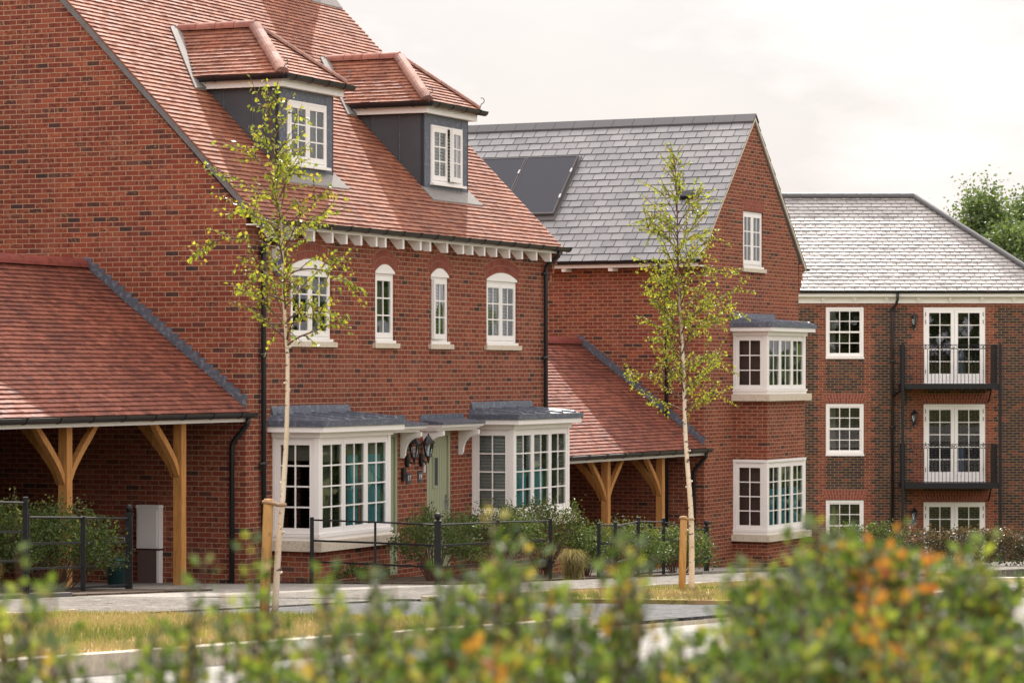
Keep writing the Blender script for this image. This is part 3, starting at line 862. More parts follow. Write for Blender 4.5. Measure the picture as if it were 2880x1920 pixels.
# dormers
def dormer(t0, t1, s0, openl=None, fill='full'):
    zb = rz(s0) - 0.02; zt = CAMZ + 4.34                       # base and top of the cheeks
    sb = (zt - CAMZ - 2.51) / RS                              # where the cheek top meets the roof
    ch = MB()
    for x, xo in ((t0, t0 + 0.04), (t1 - 0.04, t1)):
        p = [(s0, zb - 0.05), (s0, zt), (sb, zt), (sb, rz(sb) - 0.06)]
        ch.prism([(s0, zb - 0.05), (sb + 0.05, rz(sb + 0.05) - 0.10), (sb + 0.05, zt), (s0, zt)], lambda a, b, z: (b, a, z), x, xo)
        for k in (0.45, 0.95):
            xx = t0 - 0.008 if x == t0 else t1 + 0.008
            ch.tube([(xx, s0 + k, rz(s0 + k)), (xx, s0 + k, zt)], 0.013, 6)
    Mf = lambda a, b, z: (a, s0 - b, z)
    a0, a1 = t0 + 0.27, t1 - 0.27
    z0, z1 = zb + 0.14, zt - 0.17
    ch.box(t0, a0 - 0.002, -0.06, 0.0, zb - 0.05, zt, M=Mf); ch.box(a1 + 0.002, t1, -0.06, 0.0, zb - 0.05, zt, M=Mf)
    ch.box(a0, a1, -0.06, -0.002, z1 + 0.002, zt, M=Mf); ch.box(a0, a1, -0.06, -0.002, zb - 0.05, z0 - 0.05, M=Mf)
    d = ch.build('dormer', M['lead'], h1)
    d.data.materials.append(M['leadshade'])
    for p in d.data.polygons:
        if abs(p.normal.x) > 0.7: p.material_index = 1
    bk = MB(); bk.box(t0 + 0.05, t1 - 0.05, s0 + 0.75, s0 + 0.78, zb, zt); bk.box(t0 + 0.05, t1 - 0.05, s0 + 0.05, s0 + 0.78, zb - 0.02, zb + 0.02)
    bk.build('inner_lining', M['room'], d)
    fr, gl = MB(), MB()
    outer_frame(fr, Mf, a0, a1, z0, z1, 0.035, -0.05, 0.02)
    w = (a1 - a0 - 0.07) / 2
    for i in range(2):
        p0, p1 = a0 + 0.035 + w * i, a0 + 0.035 + w * (i + 1)
        MM = Mf
        if openl == i:
            ang = R(9); hx = p1
            def MM(a, b, z, hx=hx, ang=ang):
                da, db = a - hx, b - 0.025
                return Mf(hx + da * math.cos(ang) + db * math.sin(ang), 0.025 - da * math.sin(ang) + db * math.cos(ang), z)
        casement(fr, gl, MM, p0 + 0.004, p1 - 0.004, z0 + 0.039, z1 - 0.039, 3, 2, 0.028)
    fr.box(a0 - 0.02, a1 + 0.06, -0.02, 0.075, z0 - 0.045, z0 - 0.003, M=Mf)
    fr.build('dormer_window', M['white'], d); gl.build('glass', M['glass'], d)
    c = MB()
    if fill == 'full':
        drape(c, Mf, a0, a0 + (a1 - a0) * 0.42, -0.13, z0 + (z1 - z0) * 0.62, z1); drape(c, Mf, a1 - (a1 - a0) * 0.48, a1, -0.13, z0, z1)
        c.build('curtain', M['curtain'], d)
    else:
        slats(c, Mf, a0, a1, -0.14, z0, z1); c.build('blind', M['blind'], d)
    ap = MB()                                                   # lead apron and side soakers
    s_a = s0 - 0.21
    ap.hexa([(t0 - 0.06, s0 + 0.02, rz(s0) - 0.03), (t1 + 0.12, s0 + 0.02, rz(s0) - 0.03), (t1 + 0.16, s_a, rz(s_a)), (t0 - 0.06, s_a, rz(s_a)),
             (t0 - 0.06, s0 + 0.02, rz(s0) + 0.04), (t1 + 0.12, s0 + 0.02, rz(s0) + 0.04), (t1 + 0.16, s_a, rz(s_a) + 0.025), (t0 - 0.06, s_a, rz(s_a) + 0.025)])
    ap.build('lead_apron', M['leadlight'], d)
    ov = 0.17
    e0, e1, es = t0 - ov, t1 + ov, s0 - ov                    # eave rectangle of the little hipped roof
    ze = CAMZ + 4.53
    zr = CAMZ + 5.40
    mid = (t0 + t1) / 2; hw = (e1 - e0) / 2
    sr = es + hw                                               # front end of the ridge
    pit = (zr - ze) / hw
    s_back = (zr - CAMZ - 2.51) / RS                          # ridge meets the main roof
    s_eb = (ze - CAMZ - 2.51) / RS                            # eave meets the main roof
    tr = MB()
    LS = math.hypot(hw, zr - ze); rr = int(LS / 0.098); gg = LS / rr
    cosp = hw / LS
    # left slope: eave runs along s at x = e0 ; local x axis along -s
    tiles(tr, (e0, 0, ze), (0, -1, 0), (1, 0, pit), rr, gg, 0.166, 0.021,
          lambda r: -(s_eb + (s_back - s_eb) * (r + 0.5) / rr) + 0.06, lambda r: -es - (r + 0.5) * gg * cosp)
    tiles(tr, (e1, 0, ze), (0, 1, 0), (-1, 0, pit), rr, gg, 0.166, 0.021,
          lambda r: es + (r + 0.5) * gg * cosp, lambda r: (s_eb + (s_back - s_eb) * (r + 0.5) / rr) - 0.06)
    tiles(tr, (0, es, ze), (1, 0, 0), (0, 1, pit), rr, gg, 0.166, 0.021, lambda r: e0 + (r + 0.5) * gg * cosp, lambda r: e1 - (r + 0.5) * gg * cosp)
    for (p, q, r_) in (((e0, es, ze), (e0, s_eb, ze), (mid, s_back, zr)),):
        pass
    dn = 0.02
    tr.face([(e0, es, ze - dn), (e0, s_eb, ze - dn), (mid, s_back, zr - dn), (mid, sr, zr - dn)], 0.2)
    tr.face([(e1, s_eb, ze - dn), (e1, es, ze - dn), (mid, sr, zr - dn), (mid, s_back, zr - dn)], 0.2)
    tr.face([(e0, es, ze - dn), (mid, sr, zr - dn), (e1, es, ze - dn)], 0.2)
    tr.build('dormer_roof', M['tile'], d)
    hp = MB()
    halfround(hp, (e0 + 0.03, es + 0.03, ze + 0.02), (mid, sr, zr + 0.0), 0.105, seg=0.30, arch=0.8)
    halfround(hp, (e1 - 0.03, es + 0.03, ze + 0.02), (mid, sr, zr + 0.0), 0.075, seg=0.30, arch=0.9)
    hp.build('hip_tiles', M['hiptile'], d)
    hp = MB(); halfround(hp, (mid, s_back - 0.02, zr - 0.02), (mid, sr - 0.02, zr - 0.02), 0.10, seg=0.31); hp.build('ridge', M['ridge'], d)
    hk = MB()
    for x in (e0 + 0.02, e1 - 0.02):
        hk.tube([(x, es + 0.02, ze + 0.05)] + [(x + 0.0, es - 0.02 - 0.05 * math.sin(k * 0.5), ze + 0.12 + 0.05 - 0.05 * math.cos(k * 0.5)) for k in range(8)], 0.008, 6)
    hk.build('hip_iron', M['mortar'], d)
    fa = MB()
    fa.box(e0 + 0.05, e1 - 0.05, es + 0.05, es + 0.07, ze - 0.19, ze - 0.06)
    fa.box(e0 + 0.05, e0 + 0.07, es + 0.07, s_eb - 0.10, ze - 0.19, ze - 0.06); fa.box(e1 - 0.07, e1 - 0.05, es + 0.07, s_eb - 0.10, ze - 0.19, ze - 0.06)
    fa.box(e0 + 0.071, e1 - 0.071, es + 0.071, sb, ze - 0.185, ze - 0.175)
    fa.build('dormer_fascia', M['white'], d)
    gu = MB()
    gutter(gu, (e0 - 0.02, es - 0.04, ze - 0.015), (e1 + 0.06, es - 0.04, ze - 0.015), 0.080, 0.55)
    gutter(gu, (e0 - 0.03, s_eb - 0.18, ze - 0.015), (e0 - 0.03, es - 0.05, ze - 0.015), 0.080, 0.9)
    gu.build('dormer_gutter', M['black'], d)
    vl = MB()                                                   # weathered lead valley between the two roofs
    for sg, ex in ((1, e0), (-1, e1)):
        a = Vector((ex - sg * 0.10, s_eb - 0.22, rz(s_eb - 0.22))); b = Vector((mid - sg * 0.06, s_back + 0.02, rz(s_back + 0.02)))
        off = Vector((sg * 0.17, 0, 0)); up = Vector((0, -0.01, 0.028))
        vl.hexa([a - off, a + off, b + off, b - off, a - off + up, a + off + up * 2.2, b + off + up * 2.2, b - off + up])
    vl.build('valley', M['leadlight'], d)
    return d
dormer(2.04, 3.86, 0.56)
dormer(7.17, 8.96, 0.56, 1, 'blind')
# chimney at the right end of the ridge (only its foot and shadow are in the picture)
cm = MB()
cm.box(10.15, 10.95, 4.42, 5.3, rz(4.4) - 0.3, rz(4.8) + 1.5); cm.box(10.10, 11.0, 4.37, 5.35, rz(4.8) + 1.5, rz(4.8) + 1.65)
c_ = cm.build('chimney', M['brick'], h1)
cl = MB()
cl.hexa([(10.0, 4.40, rz(4.4) - 0.02), (11.1, 4.40, rz(4.4) - 0.02), (11.15, 4.12, rz(4.12)), (9.95, 4.12, rz(4.12)), (10.0, 4.40, rz(4.4) + 0.12), (11.1, 4.40, rz(4.4) + 0.12), (11.15, 4.12, rz(4.12) + 0.03), (9.95, 4.12, rz(4.12) + 0.03)])
cl.build('lead_apron', M['leadlight'], c_)

# things fixed to the first house
def lantern(root_xy, z, rz_, label, group, s=1.0, name='wall_lantern'):
    e = empty(name, (*root_xy, z), rz_)
    tag(e, label, 'wall light', group)
    b = MB()
    b.prism([(0.055 * s * math.cos(k * math.pi / 6), 0.105 * s * math.sin(k * math.pi / 6)) for k in range(12)], lambda a, bb, z: (a, -bb, z), 0.0, 0.05 * s)
    b.tube([(0, -0.04 * s, 0.02 * s), (0, -0.10 * s, -0.04 * s), (0, -0.15 * s, 0.0), (0, -0.15 * s, 0.05 * s)], 0.014 * s, 8)
    b.tube([(0, -0.15 * s, -0.06 * s), (0, -0.15 * s, 0.05 * s)], [0.008 * s, 0.03 * s], 8)
    b.build('bracket', M['black'], e, False)
    c = (0, -0.15 * s, 0.05 * s)
    hd = MB()
    n = 6
    for k in range(n):
        a = 2 * math.pi * k / n
        hd.tube([(c[0] + 0.05 * s * math.cos(a), c[1] + 0.05 * s * math.sin(a), c[2]), (c[0] + 0.088 * s * math.cos(a), c[1] + 0.088 * s * math.sin(a), c[2] + 0.23 * s)], 0.007 * s, 5)
    hd.lathe([(0.0, 0.395 * s), (0.012 * s, 0.38 * s), (0.012 * s, 0.35 * s), (0.03 * s, 0.34 * s), (0.07 * s, 0.28 * s), (0.115 * s, 0.235 * s), (0.115 * s, 0.225 * s), (0.0, 0.225 * s)], c, 6)
    hd.lathe([(0.0, 0.0), (0.06 * s, 0.0), (0.06 * s, 0.015 * s), (0, 0.02 * s)], c, 6)
    hd.build('lantern_head', M['black'], e)
    g = MB(); g.lathe([(0.046 * s, 0.016 * s), (0.083 * s, 0.224 * s)], c, 6); g.build('lantern_glass', M['glass'], e)
    k = MB(); k.lathe([(0.0, 0.014 * s), (0.014 * s, 0.008 * s), (0.018 * s, 0.0), (0.014 * s, -0.012 * s), (0, -0.016 * s)], (0.02 * s, -0.062 * s, -0.06 * s), 10); k.build('sensor', M['plate_white'], e, True)
    return e
rot1 = rootrot(A1)
lantern(W(F1, 5.33, 0), 1.66, rot1, 'black lantern with white sensor above number plate 17', 'lanterns between the green doors')
lantern(W(F1, 5.86, 0), 1.66, rot1, 'black lantern with white sensor above number plate 19', 'lanterns between the green doors')
def text_mesh(s, size, mat, parent, loc, rot=(R(90), 0, 0), name='lettering'):
    c = bpy.data.curves.new('t', 'FONT'); c.body = s; c.size = size; c.extrude = 0.002; c.align_x = 'CENTER'; c.align_y = 'CENTER'
    to = bpy.data.objects.new('t', c); COL.objects.link(to)
    dg = bpy.context.evaluated_depsgraph_get(); me = bpy.data.meshes.new_from_object(to.evaluated_get(dg))
    bpy.data.objects.remove(to); bpy.data.curves.remove(c)
    me.name = name; me.materials.clear(); me.materials.append(mat)
    o = bpy.data.objects.new(name, me); COL.objects.link(o); o.parent = parent; o.location = loc; o.rotation_euler = rot
    return o
for t, z, s in ((5.42, 1.375, '17'), (5.84, 1.385, '19')):
    b = MB(); b.box(-0.075, 0.075, -0.018, 0.0, -0.085, 0.085)
    o = b.build('number_plate', M['slateplate']); o.location = (*W(F1, t, 0.0), z); o.rotation_euler = (0, 0, rot1)
    tag(o, 'dark slate number plate reading ' + s + ' between the green doors', 'sign', 'number plates')
    text_mesh(s, 0.12, M['plate_white'], o, (0, -0.020, 0))
b = MB(); b.box(-0.05, 0.05, -0.05, 0, -0.10, 0.10); b.lathe([(0.0, 0.01), (0.012, 0.01), (0.012, -0.01), (0, -0.01)], (0.0, -0.05, -0.03), 8)
o = b.build('key_safe', M['black']); o.location = (*W(F1, 5.20, 0), 1.45); o.rotation_euler = (0, 0, rot1); tag(o, 'small black key box beside number plate 17', 'key box')
b = MB(); b.box(-0.02, 0.02, -0.025, 0, -0.06, 0.06); o = b.build('doorbell', M['plate_white']); o.location = (*W(F1, 6.0, 0), 1.51); o.rotation_euler = (0, 0, rot1); tag(o, 'small white doorbell above number plate 19', 'doorbell')
# alarm box
al = empty('alarm_box', (*W(F1, 0.92, 0), 4.80), rot1); tag(al, 'white and navy six sided alarm box high on brick corner', 'alarm box')
hexa6 = [(0.0, 0.21), (0.125, 0.12), (0.125, -0.12), (0.06, -0.21), (-0.06, -0.21), (-0.125, -0.12), (-0.125, 0.12)]
b = MB(); b.prism(hexa6, FR, 0.0, 0.07); b.build('case', M['white'], al)
b = MB(); b.prism([(p * 0.74, q * 0.74) for p, q in hexa6], FR, 0.068, 0.076); b.box(-0.06, 0.06, 0.0, 0.066, -0.27, -0.212, M=FR); b.build('panel', M['blue'], al)
b = MB()
for k in (-0.04, 0.0, 0.04): b.prism([(k - 0.022, 0.05), (k + 0.022, 0.05), (k, 0.125 if k == 0 else 0.10)], FR, 0.076, 0.079)
b.box(-0.065, 0.065, 0.076, 0.079, 0.005, 0.030, M=FR); b.box(-0.05, 0.05, 0.076, 0.079, -0.025, -0.013, M=FR); b.box(-0.035, 0.035, 0.076, 0.079, -0.125, -0.113, M=FR)
b.build('emblem', M['plate_white'], al)
b = MB(); b.box(-0.09, 0.09, 0.03, 0.16, -0.09, 0.06, M=FR); b.tube([FR(0, 0, 0.09), FR(0, 0.09, 0.09), FR(0, 0.09, 0.05)], 0.015, 6)
o = b.build('floodlight', M['black']); o.location = (*W(F1, 0.78, 0), 5.08); o.rotation_euler = (0, 0, rot1); tag(o, 'small black floodlight under the eaves above the alarm box', 'floodlight')
# meter cabinet on the gable wall
mc = empty('meter_cabinet', (*W(F1, 0, -1.58), 0.5), rot1); tag(mc, 'pale grey meter cabinet on brick wall under the tiled carport', 'meter box')
b = MB(); b.box(-0.19, 0.19, 0, 0.12, 0.0, 0.60, M=SD); b.prism([(-0.205, 0.60), (0.205, 0.60), (0.185, 0.64), (-0.185, 0.64)], SD, 0, 0.135); b.build('case', M['grey'], mc)
b = MB(); b.box(-0.16, 0.16, 0.121, 0.133, 0.035, 0.565, M=SD)
for z in (0.06, 0.54): b.box(-0.11, 0.11, 0.1335, 0.137, z - 0.005, z + 0.005, M=SD)
b.build('cabinet_door', M['grey'], mc)
lc = MB(); lc.box(-0.18, 0.18, 0.0, 0.11, 0.0, 0.535, M=SD)
o = lc.build('lower_cover', M['brown']); o.location = (*W(F1, 0, -1.58), -0.06); o.rotation_euler = (0, 0, rot1); tag(o, 'brown box cover standing below the grey meter cabinet', 'cover')
b = MB(); b.box(-0.185, -0.145, -0.01, 0.115, 0.0, 0.53, M=SD); b.build('edge_strip', M['grey'], o)

# ------------------------------------------------------------------ carports
def carport(F, ang, zg, zr_, dep, length, posts, label, zbase, steps=24):
    """gable roofed open carport against a side wall; zg = gutter height, zr_ = ridge height at depth dep"""
    e = empty('carport', (*F[0], 0), rootrot(ang)); tag(e, label, 'carport', 'tiled carports between the houses')
    pit = (zr_ - zg) / (dep + 0.04)
    Ls = math.hypot(dep + 0.04, zr_ - zg); n = int(Ls / 0.098); gg = Ls / n
    rfm = MB()
    tiles(rfm, (-length, -0.06, zg), (1, 0, 0), (0, 1, pit), n, gg, 0.166, 0.022, lambda r: 0, lambda r: length - 0.01)
    tiles(rfm, (-0.01, 2 * dep + 0.06, zg), (-1, 0, 0), (0, -1, pit), n, gg, 3.0, 0.016, lambda r: 0, lambda r: length - 0.01)
    for s in (0, 1):
        f = (lambda y: y) if s == 0 else (lambda y: 2 * dep - y)
        P = lambda x, y, dz: (x, f(y), zg + pit * (y + 0.06) - 0.025 + dz)
        rfm.hexa([P(-length, -0.03, -0.09), P(-0.01, -0.03, -0.09), P(-0.01, dep, -0.09), P(-length, dep, -0.09), P(-length, -0.03, 0), P(-0.01, -0.03, 0), P(-0.01, dep, 0), P(-length, dep, 0)], 0.1)
    ro = rfm.build('roof', M['tile2'], e)
    q = MB(); halfround(q, (-length, dep, zr_ - 0.01), (-0.012, dep, zr_ - 0.01), 0.12, seg=0.42); q.build('ridge', M['ridge2'], ro)
    stepped_flashing(ro, ((dep - 0.02, zr_ + 0.06), (0.0, zg + 0.09)), SD, steps)
    q = MB(); gutter(q, (-length, -0.12, zg - 0.0), (0.03, -0.12, zg - 0.0), 0.078, 0.8); q.build('gutter', M['black'], e)
    q = MB(); q.box(-length, -0.012, -0.042, -0.02, zg - 0.13, zg - 0.012); q.box(-length, -0.012, -0.019, 0.24, zg - 0.128, zg - 0.11); q.build('fascia', M['white'], e)
    q = MB(); q.box(-length, -0.012, 2 * dep - 0.2, 2 * dep - 0.02, zbase - 0.6, zg - 0.13); q.build('unseen_back_wall', M['brick'], e)  # unseen wall, added to block low sky light from behind
    q = MB(); q.box(-length, -0.012, 0.245, 0.36, zg - 0.125, zg - 0.0); q.box(-length, -0.012, 2 * dep - 0.36, 2 * dep - 0.245, zg - 0.125, zg - 0.0); q.build('beam', M['wood'], e)
    q = MB(); downpipe(q, [(-0.10, -0.10, zg - 0.05), (-0.10, -0.08, zg - 0.17), (-0.06, 0.16, zg - 0.40), (-0.06, 0.20, zg - 0.48), (-0.06, 0.20, zbase - 0.5)], 0.036); q.build('downpipe', M['black'], e, True)
    for t in posts:
        for yy in (0.30, 2 * dep - 0.30):
            q = MB(); q.box(t - 0.067, t + 0.067, yy - 0.067, yy + 0.067, zbase - 0.4, zg - 0.126); q.build('post', M['wood'], e)
        for sg in ((-1,) if t == posts[0] else (-1, 1)):
            q = MB()
            pa = []
            for k in range(7):
                f = k / 6
                pa.append((0.075 + 0.60 * f ** 1.1, zg - 0.76 + 0.635 * (f ** 0.86)))
            pb = [(a_ + 0.03, z_ - 0.10) if a_ > 0.1 else (0.075, z_ - 0.14) for a_, z_ in reversed(pa)]
            pb[0] = (pb[0][0] + 0.08, pa[-1][1])
            q.prism(pa + pb, lambda a, b, z: (t + sg * a, 0.30 + b, z), -0.04, 0.04); q.build('brace', M['wood'], e)
        q = MB()
        pa = [(0.075 + 0.6 * (k / 6) ** 1.1, zg - 0.78 + 0.76 * ((k / 6) ** 0.85)) for k in range(7)]
        pb = [(a_ + 0.03, z_ - 0.13) for a_, z_ in reversed(pa)]
        q.prism(pa + pb, lambda a, b, z: (t + b, 0.30 + a, z), -0.04, 0.04); q.build('brace', M['wood'], e)
    return e
M['ridge2'] = tile_mat('dark_ridge_tile', (0.24, 0.062, 0.048), (0.22, 0.055, 0.045), (0.26, 0.07, 0.052), 0.6)
carport(F1, 23.84, 2.505, 4.66, 2.77, 7.9, (-1.39, -4.39, -7.39), 'tiled carport on oak posts against the gable of the large clay roofed house', 0.0)
carport(F2, 26.5, 1.555, 3.68, 2.83, 6.9, (-1.514, -4.085, -6.6), 'tiled carport on oak posts against the slate roofed house', -1.0)

hn = empty('brick_house', (*F1[0], 0), rootrot(A1)); tag(hn, 'unseen neighbouring brick house left of the carport, added to shade it', 'house')
q = MB(); NX0, NX1 = -19.0, -7.95  # house out of view, put in to keep sky light off the carport
wall(q, rect(NX0, NX1, GB, 5.32), [], FR)
for xx in (NX0, NX1): wall(q, gable, [], lambda a, b, z: (xx + b, a, z))
wall(q, rect(NX0, NX1, GB, 5.32), [], lambda a, b, z: (a, DEP + b, z)); q.build('wall', M['brick'], hn)  # wall of the added unseen house
q = MB()
for s in (0, 1):
    f = (lambda y: y) if s == 0 else (lambda y: DEP - y)
    P = lambda x, y, dz: (x, f(y), rz(y) - 0.035 + dz)
    q.hexa([P(NX0, -0.22, -0.1), P(NX1, -0.22, -0.1), P(NX1, DEP / 2, -0.1), P(NX0, DEP / 2, -0.1), P(NX0, -0.22, 0), P(NX1, -0.22, 0), P(NX1, DEP / 2, 0), P(NX0, DEP / 2, 0)], 0.1)
q.build('roof', M['tile'], hn)  # roof of the added unseen house

# ------------------------------------------------------------------ house two: slate roof, gable with bays
h2 = empty('brick_house', (*F2[0], 0), rootrot(26.5))
tag(h2, 'red brick house with grey slate roof and tall gable with stacked bay window', 'house')
W2, D2_, GB2 = 5.26, 11.0, -2.0
EZ2 = 5.36; RS2 = 1.037
def rz2(t): return EZ2 + RS2 * (t + 0.35)
w2 = MB()
BY2 = (1.53, 3.73)
gab2 = [(0, GB2), (W2, GB2), (W2, 5.52), (W2 / 2, rz2(W2 / 2) - 0.10), (0, 5.52)]
wall(w2, gab2, [rect(2.08, 3.18, 5.30, 6.44), rect(BY2[0] + 0.1, BY2[1] - 0.1, 2.72, 3.85), rect(BY2[0] + 0.1, BY2[1] - 0.1, -0.15, 1.2)], FR)
wall(w2, rect(0, D2_, GB2, 5.52), [], SD)
wall(w2, gab2, [], lambda a, b, z: (a, D2_ + b, z))
wall(w2, rect(0, D2_, GB2, 5.52), [], lambda a, b, z: (W2 + b, a, z))
for i in range(4):
    w2.box(W2 - 0.001, W2 + 0.07 * (i + 1), -0.0015 * i - 0.012, 0.25, 4.80 + 0.15 * i, 5.44)
w2.build('wall', M['brick_b'], h2)
r2 = MB()
SLn = math.hypot(1, RS2); Ls2 = (W2 / 2 + 0.35) * SLn; nr = int(Ls2 / 0.20); gg2 = Ls2 / nr
# slope facing -x: eave along y at x = -0.35; x axis of the courses runs along -y
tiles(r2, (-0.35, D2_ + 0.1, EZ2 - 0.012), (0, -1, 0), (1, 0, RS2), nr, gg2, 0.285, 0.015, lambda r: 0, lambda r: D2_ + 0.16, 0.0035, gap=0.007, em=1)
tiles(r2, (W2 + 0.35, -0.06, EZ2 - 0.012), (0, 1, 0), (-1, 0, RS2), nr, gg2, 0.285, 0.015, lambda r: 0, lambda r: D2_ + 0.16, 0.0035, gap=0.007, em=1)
for s in (0, 1):
    f = (lambda x: x) if s == 0 else (lambda x: W2 - x)
    P = lambda x, y, dz: (f(x), y, rz2(x) - 0.025 + dz)
    r2.hexa([P(-0.33, -0.03, -0.08), P(-0.33, D2_ + 0.03, -0.08), P(W2 / 2, D2_ + 0.03, -0.08), P(W2 / 2, -0.03, -0.08), P(-0.33, -0.03, 0), P(-0.33, D2_ + 0.03, 0), P(W2 / 2, D2_ + 0.03, 0), P(W2 / 2, -0.03, 0)], 0.1)
ro2 = r2.build('roof', [M['slate'], M['slateshade']], h2)
q = MB(); zrg = rz2(W2 / 2)
n = 24
for i in range(n):
    y0 = -0.07 + (D2_ + 0.14) * i / n; y1 = -0.07 + (D2_ + 0.14) * (i + 1) / n - 0.008
    rv = random.random()
    for sg in (-1, 1):
        q.hexa([(W2 / 2 + sg * 0.16, y0, zrg - 0.155), (W2 / 2 + sg * 0.16, y1, zrg - 0.155), (W2 / 2, y1, zrg + 0.005), (W2 / 2, y0, zrg + 0.005), (W2 / 2 + sg * 0.165, y0, zrg - 0.12), (W2 / 2 + sg * 0.165, y1, zrg - 0.12), (W2 / 2, y1, zrg + 0.045), (W2 / 2, y0, zrg + 0.045)], rv)
q.build('ridge', M['slateridge'], ro2)
q = MB()
for s in (0, 1):
    f = (lambda x: x) if s == 0 else (lambda x: W2 - x)
    P = lambda x, y, dz: (f(x), y, rz2(x) - 0.02 + dz)
    q.hexa([P(-0.33, -0.052, -0.075), P(-0.33, -0.001, -0.075), P(W2 / 2, -0.001, -0.075), P(W2 / 2, -0.052, -0.075), P(-0.33, -0.052, 0), P(-0.33, -0.001, 0), P(W2 / 2, -0.001, 0), P(W2 / 2, -0.052, 0)])
q.build('verge', M['stone'], ro2)
q = MB(); q.box(0, 0.18, 0, 0.3, 0.0, 0.03); q.box(0.02, 0.16, 0.02, 0.27, 0.03, 0.09)
vo = q.build('roof_vent', M['black'], ro2); vo.location = (0.86, 0.62, rz2(0.86) + 0.01); vo.rotation_euler = (0, -math.atan(RS2), 0)
q = MB(); gutter(q, (-0.40, D2_, EZ2 - 0.015), (-0.40, -0.10, EZ2 - 0.015), 0.056, 0.95); gutter(q, (W2 + 0.40, D2_, EZ2 - 0.015), (W2 + 0.40, -0.10, EZ2 - 0.015), 0.056, 0.95); q.build('gutter', M['black'], h2)
q = MB(); q.box(-0.33, -0.31, 0, D2_, EZ2 - 0.145, EZ2 - 0.04); q.box(-0.309, -0.001, 0, D2_, EZ2 - 0.143, EZ2 - 0.12); q.build('fascia', M['white'], h2)
for k in range(9):
    y = 0.9 + k * 1.05
    q = MB(); q.box(-0.30, -0.001, y - 0.045, y + 0.045, EZ2 - 0.215, EZ2 - 0.146); q.build('rafter_foot', M['white'], h2)
q = MB(); downpipe(q, [(-0.40, 0.85, EZ2 - 0.05), (-0.38, 0.85, EZ2 - 0.16), (-0.07, 0.80, EZ2 - 0.42), (-0.065, 0.80, EZ2 - 0.5), (-0.065, 0.80, 0.0)], 0.038); q.build('downpipe', M['black'], h2, True)
window(h2, FR, 2.085, 3.175, 5.30, 6.435, 2, 3, 2, -0.03, fill='full', sill_ext=0.10)
flat_arch(h2, 2.08, 3.18, 6.445, 6.68, FR, 0.07)
bay(h2, *BY2, 0.75, 2.50, 3.845, 3, fills=('drape', 'drape', 'drape'), side_fill='board', below=[(1.30, 2.499), (GB2, -0.385)], brickm='brick_b', stone_h=0.14)
bay(h2, *BY2, 0.75, -0.38, 1.235, 4, lead=False, fills=('teallow drape', 'teallow drape', 'teallow drape'), side_fill='board', brickm='brick_b', stone_h=0.14)
# solar panels lie on the slate roof
for k, lab in ((0, 'black solar panel, whole one nearer the slate gable'), (1, 'black solar panel half hidden behind the clay tiled roof edge')):
    s0 = 3.625 + 1.225 * k
    e = empty('solar_panel', (*W(F2, 0, 0), 0), rootrot(26.5)); tag(e, lab, 'solar panel', 'solar panels on the slate roof')
    def PP(y, t, h): nx = RS2 / SLn; return (t - nx * h, y, rz2(t) + h / SLn)
    def slab(mb, y0, y1, t0, t1, h0, h1): mb.hexa([PP(y0, t0, h0), PP(y1, t0, h0), PP(y1, t1, h0), PP(y0, t1, h0), PP(y0, t0, h1), PP(y1, t0, h1), PP(y1, t1, h1), PP(y0, t1, h1)])
    q = MB(); slab(q, s0 + 0.02, s0 + 1.18, 0.60, 1.80, 0.07, 0.105); q.build('cells', M['pv'], e)
    q = MB(); slab(q, s0, s0 + 0.018, 0.58, 1.82, 0.06, 0.112); slab(q, s0 + 1.182, s0 + 1.20, 0.58, 1.82, 0.06, 0.112); slab(q, s0 + 0.02, s0 + 1.18, 0.58, 0.598, 0.06, 0.112); slab(q, s0 + 0.02, s0 + 1.18, 1.802, 1.82, 0.06, 0.112); slab(q, s0 - 0.04, s0 + 1.22, 0.50, 1.86, 0.012, 0.03)
    q.build('frame', M['greydark'], e)
    q = MB()
    for t in (0.9, 1.45): slab(q, s0 - 0.01, s0 + 0.03, t, t + 0.08, 0.10, 0.125)
    q.build('clamps', M['chrome'], e)

# ------------------------------------------------------------------ apartment block, seen square on
Y3 = 87.0
h3 = empty('apartment_building', (0, Y3, 0), 0)
tag(h3, 'three storey apartment block in dark and red brick with black iron balconies', 'apartment building')
X30, X31, GB3 = 4.0, 15.56, -5.0
ZT3 = CAMZ + 1.99
sash = [(9.09, 10.19)]; fren = [(11.92, 13.71)]
sz = [(CAMZ + 0.42, CAMZ + 1.867), (CAMZ - 2.39, CAMZ - 0.927), (CAMZ - 5.2, CAMZ - 3.715)]
fz = [(CAMZ - 0.32, CAMZ + 1.867), (CAMZ - 3.16, CAMZ - 0.937), (CAMZ - 5.95, CAMZ - 3.745)]
H3 = [(9.09, 10.19, a, b) for a, b in sz] + [(11.92, 13.71, a, b) for a, b in fz] + [(5.2, 6.3, a, b) for a, b in sz]
w3 = MB()
cuts = sorted(set([X30, X31, 8.76, 8.87, 10.41, 10.52, 11.45, 11.60, 13.95, 14.06, 14.80, 14.92, 6.73, 6.60, 4.77, 4.90] + [h for a in H3 for h in a[:2]]))
r0 = int(round(GB3 / 0.075)); r1 = int(round(ZT3 / 0.075))
zs = sorted(set([k * 0.075 for k in range(r0, r1)] + [ZT3, CAMZ + 1.867]))
